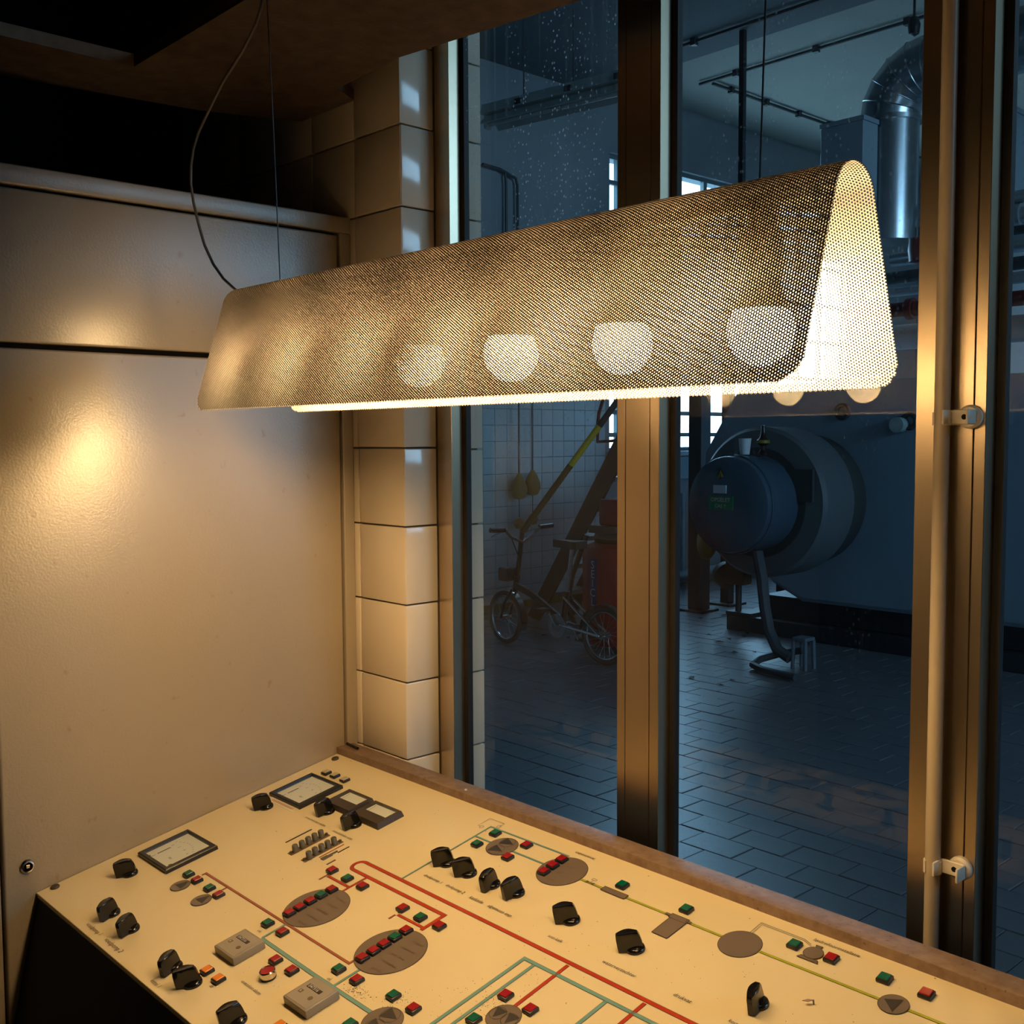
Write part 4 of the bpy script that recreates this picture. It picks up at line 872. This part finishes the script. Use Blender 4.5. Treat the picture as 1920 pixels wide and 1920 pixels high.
conduit([(-4.1, 10.2, HZ-.03), (1.0, 10.2, HZ-.03)], .016, 'short conduit on the hall ceiling right of the duct', 4)
tag(MB().box(-.022, .022, -.022, .022, -.85, HZ-.12-Z(1.62)).build('hanging_bar', steel_m, None, None, T(-5.46, 7.66, Z(1.62))), 'black vertical hanger bar in front of the hall ceiling', 'bar')
pd = thing('pull_switch', 'small black pull switch hanging from the ceiling conduit', 'switch', (-4.35, 8.40, HZ-.20))
MB().lathe([(0, -.09), (.04, -.07), (.05, 0), (.03, .06), (0, .07)], seg=14, cap=False).build('switch_body', steel_m, pd); MB().cyl((0, 0, .06), (0, 0, .20), .010).build('switch_rod', steel_m, pd)
# --- fluorescent fitting
fx = thing('fluorescent_fitting', 'long pale fluorescent fitting hanging behind the streaked window pane', 'light fitting', (-4.05, 4.05, Z(1.74)))
fx.rotation_euler = (0, 0, R(8.5))
MB().prism([(-.055, 0), (.055, 0), (.035, .055), (-.035, .055)], -.46, .56, lambda a, b, h: (h, a, b)).build('fitting_housing', refl_m, fx)
MB().prism([(-.020, -.001), (-.085, -.060), (-.080, -.063), (-.016, -.006), (.016, -.006), (.080, -.063), (.085, -.060), (.020, -.001)], -.44, .55, lambda a, b, h: (h, a, b)).build('reflector', refl_m, fx)
MB().cyl((-.44, 0, -.045), (.54, 0, -.045), .013, seg=12).build('tube', tubeg_m, fx)
for x in (-.45, .55): MB().box(x-.012, x+.012, -.022, .022, -.068, .0, .004, 1).build('tube_holder', white_m, fx)
for x in (-.2, .12, .42): MB().cyl((x, 0, .055), (x, 0, HZ-Z(1.74)), .004, seg=6).build('hanger_rod', dpipe_m, fx); MB().box(x-.02, x+.02, -.057, .0, .006, .035).build('hanger_clamp', dpipe_m, fx)
wp = thing('wall_pipe', 'dark bent pipe on the upper hall wall left of the lamp', 'pipe', (HX0+.05, 6.6, Z(2.0)))
MB().tube([(0, -.15, .42), (0, .06, .41), (0, .25, .36), (0, .27, .30), (0, .27, -.55)], .013, 8).build('pipe_run', dpipe_m, wp); MB().tube([(0, .12, .40), (0, .13, .30), (0, .13, -.55)], .012, 8).build('pipe_drop', dpipe_m, wp)
for k, (y, zz) in enumerate(((6.80, -.36), (6.97, -.33))):
    pc = thing('pull_chain', '%s hanging chain with ochre wooden weights on the tiled hall wall' % ('left' if k == 0 else 'right'), 'chain', (HX0+.13, y, Z(zz)), 'pull chains on the tiled wall')
    MB().cyl((0, 0, 0), (0, 0, 2.2), .009, seg=8).build('chain_rod', dpipe_m, pc)
    MB().lathe([(0, -.20), (.05, -.185), (.075, -.13), (.075, -.08), (.045, -.01), (.015, .04), (0, .05)], seg=16, cap=False).build('upper_weight', ochre_m, pc)
    MB().cyl((0, 0, -.36), (0, 0, -.19), .004, seg=6).build('chain_end', dpipe_m, pc)
    MB().lathe([(0, -.47), (.035, -.46), (.055, -.42), (.035, -.375), (0, -.365)], seg=14, cap=False).build('lower_weight', ochre_m, pc)

# --- folding bicycle
bk = thing('folding_bicycle', 'black folding bicycle with small wheels parked by the tiled hall wall', 'bicycle', (-5.6, 5.57, 0))
def wheel(x, y, yaw):
    w = bpy.data.objects.new('wheel', None); COL.objects.link(w); w.parent = bk; w.matrix_local = T(x, y, .208) @ Matrix.Rotation(yaw, 4, 'Z')
    MB().tube([(.188*math.cos(2*math.pi*i/40), 0, .188*math.sin(2*math.pi*i/40)) for i in range(40)], .0195, 10, closed=True).build('tyre', tyre_m, w)
    MB().tube([(.166*math.cos(2*math.pi*i/40), 0, .166*math.sin(2*math.pi*i/40)) for i in range(40)], .008, 8, closed=True).build('rim', bchr_m, w)
    MB().cyl((0, -.045, 0), (0, .045, 0), .022, seg=14).build('hub', bchr_m, w)
    mb = MB()
    for i in range(20):
        a = 2*math.pi*i/20; mb.cyl((.02*math.cos(a+.5), .02*(-1)**i, .02*math.sin(a+.5)), (.165*math.cos(a), 0, .165*math.sin(a)), .0016, seg=5)
    sp = mb.build('spokes', bchr_m, w); sp['kind'] = 'stuff'
wheel(-.54, .02, R(-6)); wheel(.53, -.02, R(2))
def bpart(name, mb, m, lb=None): return mb.build(name, m, bk, lb)
def tb(name, pts, r, m, lb=None, seg=10): return bpart(name, MB().tube(pts, r, seg), m, lb)
for s in (-.045, .045): tb('fork_blade', [(-.54, .02+s, .208), (-.50, .02+s, .33), (-.43, .02+s*.6, .44)], .011, bike_m)
tb('head_tube', [(-.43, .02, .42), (-.40, .02, .54)], .024, bike_m); tb('stem', [(-.40, .02, .54), (-.345, .02, .885)], .019, bike_m)
tb('main_tube', [(-.40, .0, .47), (-.22, 0, .42), (.02, 0, .30), (.10, 0, .27)], .027, bike_m); tb('seat_tube', [(.10, 0, .22), (.145, 0, .48)], .024, bike_m)
tb('seat_post', [(.145, 0, .48), (.20, 0, .80)], .016, bchr_m, 'chrome seat post')
bpart('saddle', MB().prism([(-.17, -.018), (-.17, .018), (-.02, .040), (.07, .075), (.10, .06), (.10, -.06), (.07, -.075), (-.02, -.040)], 0, .055, lambda a, b, h: (a+.19, b, h+.795)), mat('brown_saddle', (.035, .025, .02), .5), 'dark saddle')
hbp = [(-.345, -.30, .910), (-.345, -.16, .905), (-.345, -.09, .845), (-.345, .02, .805), (-.345, .13, .845), (-.345, .20, .905), (-.345, .34, .910)]
tb('handlebar', hbp, .012, bchr_m, 'chrome riser handlebar')
for a, b in ((hbp[0], hbp[1]), (hbp[5], hbp[6])): tb('grip', [a, b], .019, bike_m, 'black grip')
for y in (-.13, .17): tb('brake_lever', [(-.345, y, .90), (-.40, y-.03, .88), (-.42, y-.1, .85)], .006, bchr_m)
for s in (-.05, .05):
    tb('chain_stay', [(.10, s, .24), (.53, s-.02, .208)], .011, bchr_m); tb('seat_stay', [(.145, s*.7, .44), (.53, s-.02, .208)], .009, bchr_m)
for cx, cy, a0, a1, m in ((-.54, .02, -20, 110, bchr_m), (.53, -.02, 20, 175, tyre_m)):
    mb = MB(); A = []
    for i in range(17):
        a = R(a0+(a1-a0)*i/16); A.append([mb.bm.verts.new((cx+.222*math.cos(a), cy+s, .208+.222*math.sin(a))) for s in (-.026, .026)])
    for p, q in zip(A, A[1:]): mb.bm.faces.new((p[0], p[1], q[1], q[0]))
    bpart('mudguard', mb, m)
bpart('chainring', MB().lathe([(.045, -.003), (.088, -.003), (.088, .003), (.045, .003), (.045, -.003)], (.10, -.06, .23), (0, 1, 0), 28, False), bchr_m)
tb('crank_arm', [(.10, -.075, .23), (.02, -.080, .34)], .010, bchr_m); tb('crank_arm', [(.10, .075, .23), (.18, .080, .12)], .010, bchr_m)
for x, y, z in ((.02, -.13, .345), (.18, .13, .118)): bpart('pedal', MB().box(x-.04, x+.04, y-.045, y+.045, z-.012, z+.012, .004, 1), bike_m)
bpart('carrier_block', MB().box(-.55, -.44, -.05, .07, .50, .60, .01, 1), bike_m, 'black luggage block')
tb('brake_cable', [(-.345, -.1, .86), (-.30, -.06, .70), (-.36, 0, .52)], .004, bike_m)
pole = thing('striped_pole', 'yellow and black striped pole leaning above the bicycle handlebar', 'pole', (-5.945, 5.59, .88))
pvec = Vector((.56, .45, .98)); pn_ = pvec.normalized()
for a, b, m, nm_ in ((0, .62, mat('dark_ochre_paint', (.10, .055, .015), .5), 'dark_section'), (.62, .98, yel_m, 'yellow_section'), (.98, 1.9, steel_m, 'black_section')):
    MB().cyl(pn_*a, pn_*b, .024, seg=12).build(nm_, m, pole)
# --- steep steel stair, handrail
stt = thing('steel_stair', 'steep brown steel stair with grey treads behind the bicycle', 'stair', (-6.78, 6.52, 0))
rn = Vector((.97, 0, 1.46)).normalized(); perp = Vector((-rn.z, 0, rn.x))
for y in (0, .45):
    q = [rn*(-.02)-perp*.085, rn*2.1-perp*.085, rn*2.1+perp*.085, rn*(-.02)+perp*.085]
    mb = MB(); A = [mb.bm.verts.new((v.x, y-.012, max(v.z, 0))) for v in q]; B = [mb.bm.verts.new((v.x, y+.012, max(v.z, 0))) for v in q]
    for k in range(4): mb.bm.faces.new((A[k], A[(k+1) % 4], B[(k+1) % 4], B[k]))
    mb.bm.faces.new(A[::-1]); mb.bm.faces.new(B); mb.build('stringer', stair_m, stt)
for k in range(1, 7):
    c = rn*(.30*k); MB().box(c.x-.10, c.x+.10, .012, .438, c.z-.018, c.z+.018).build('tread', tread_m, stt)
MB().tube([(.48, .45, 2.05), (.40, .45, 1.93), (.345, .45, 1.80), (.33, .45, 1.70), (.33, .45, 1.55), (.56, .45, 1.56), (.86, .45, 1.58), (.90, .45, 1.50), (.90, .45, 1.34)], .015, 8).build('handrail', dred_m, stt, 'dark red handrail')
# --- red tank behind the bicycle
rt = thing('red_tank', 'red cylindrical tank with a blue lettered strip behind the bicycle', 'tank', (-5.37, 6.10, 0))
MB().lathe([(0, .06), (.30, .06), (.315, .10), (.315, .72), (.295, .78), (.20, .815), (0, .82)], seg=40, cap=False).build('tank_shell', red_m, rt)
MB().lathe([(0, .80), (.22, .80), (.235, .84), (.22, .88), (0, .885)], seg=28, cap=False).build('tank_cap', steel_m, rt, 'black cap')
MB().box(-.15, .12, -.13, .13, .93, 1.13, .02, 2).build('motor_head', red_m, rt, 'red motor head')
MB().box(-.21, .05, -.17, .17, .875, .93).build('head_plate', dpipe_m, rt); MB().tube([(.16, -.1, .88), (.16, -.1, 1.25)], .03, 10).build('stand_pipe', steel_m, rt)
MB().box(.06, .10, -.14, -.125, .98, 1.09).build('head_label', pale_m, rt, 'white label')
# lettered strip wrapped on the shell, facing the control room
ang0 = R(264)
tilt_m = Matrix.Rotation(ang0, 4, 'Z')
ss = MB(); n = 6; A = []
for i in range(n+1):
    t = R(-7+14*i/n); A.append([ss.bm.verts.new((.3165*math.cos(t), .3165*math.sin(t), z)) for z in (.27, .70)])
for p, q in zip(A, A[1:]): ss.bm.faces.new((p[0], q[0], q[1], p[1]))
so = ss.build('blue_strip', blue_m, rt, 'blue strip with white letters', tilt_m)
for i, ch in enumerate('SEICLI'):
    text('lettering', ch, .085, T(.3175, 0, .655-i*.068) @ Matrix.Rotation(R(90), 4, 'Z') @ Matrix.Rotation(R(90), 4, 'X'), so, wprint_m, 'CENTER')
MB().tube([(-.30, -.18, .10), (-.36, -.25, .30), (-.33, -.22, .55), (-.20, -.2, .86)], .02, 8).build('tank_hose', dpipe_m, rt)
# --- low stool on the hall floor by the hose
sl = thing('step_stool', 'small pale blue step stool on the hall floor beside the hanging hose', 'stool', (-4.05, 6.44, 0))
MB().box(-.055, .055, -.060, .060, .195, .220, .006, 1).build('seat', stool_m, sl)
for x in (-.045, .045):
    for y in (-.050, .050): MB().cyl((x*1.1, y*1.1, 0), (x, y, .197), .013, .015, 10).build('leg', stool_m, sl)
hs = thing('floor_hose', 'grey hose lying curved on the hall floor beside the stool', 'hose', (-4.2, 6.2, .03))
MB().tube([(.15, .22, .10), (0, .18, .06), (-.10, .10, .02), (-.08, -.02, 0), (.05, -.10, 0), (.22, -.13, 0), (.34, -.15, 0)], .024, 10).build('hose_run', hose_m, hs)
# leaves on the hall floor
lm = MB(); lm.poly([(0, 0, .002), (.03, .018, .010), (.062, .004, .004), (.036, -.022, .012)]); lme = lm.mesh('dry_leaf', leaf_m)
for k in range(20):
    x, y = random.uniform(-6.2, -4.4), random.uniform(6.0, 7.9)
    if k < 5: x, y = random.uniform(-4.9, -3.9), random.uniform(5.0, 6.2)
    o = link('dry_leaf', lme, None, None, T(x, y, .001) @ Matrix.Rotation(random.uniform(0, 6.28), 4, 'Z') @ Matrix.Scale(random.uniform(.7, 1.4), 4))
    tag(o, 'dry dark leaf lying on the pale part of the hall floor', 'leaf', 'dry leaves on the hall floor')

# lettering as plain meshes
bpy.context.view_layer.update()
dg = bpy.context.evaluated_depsgraph_get()
for o in TEXTS:
    me = bpy.data.meshes.new_from_object(o.evaluated_get(dg)); nm_, par, ml = o.name, o.parent, o.matrix_local.copy(); bpy.data.objects.remove(o)
    n_ = link(nm_, me, par, None, ml)
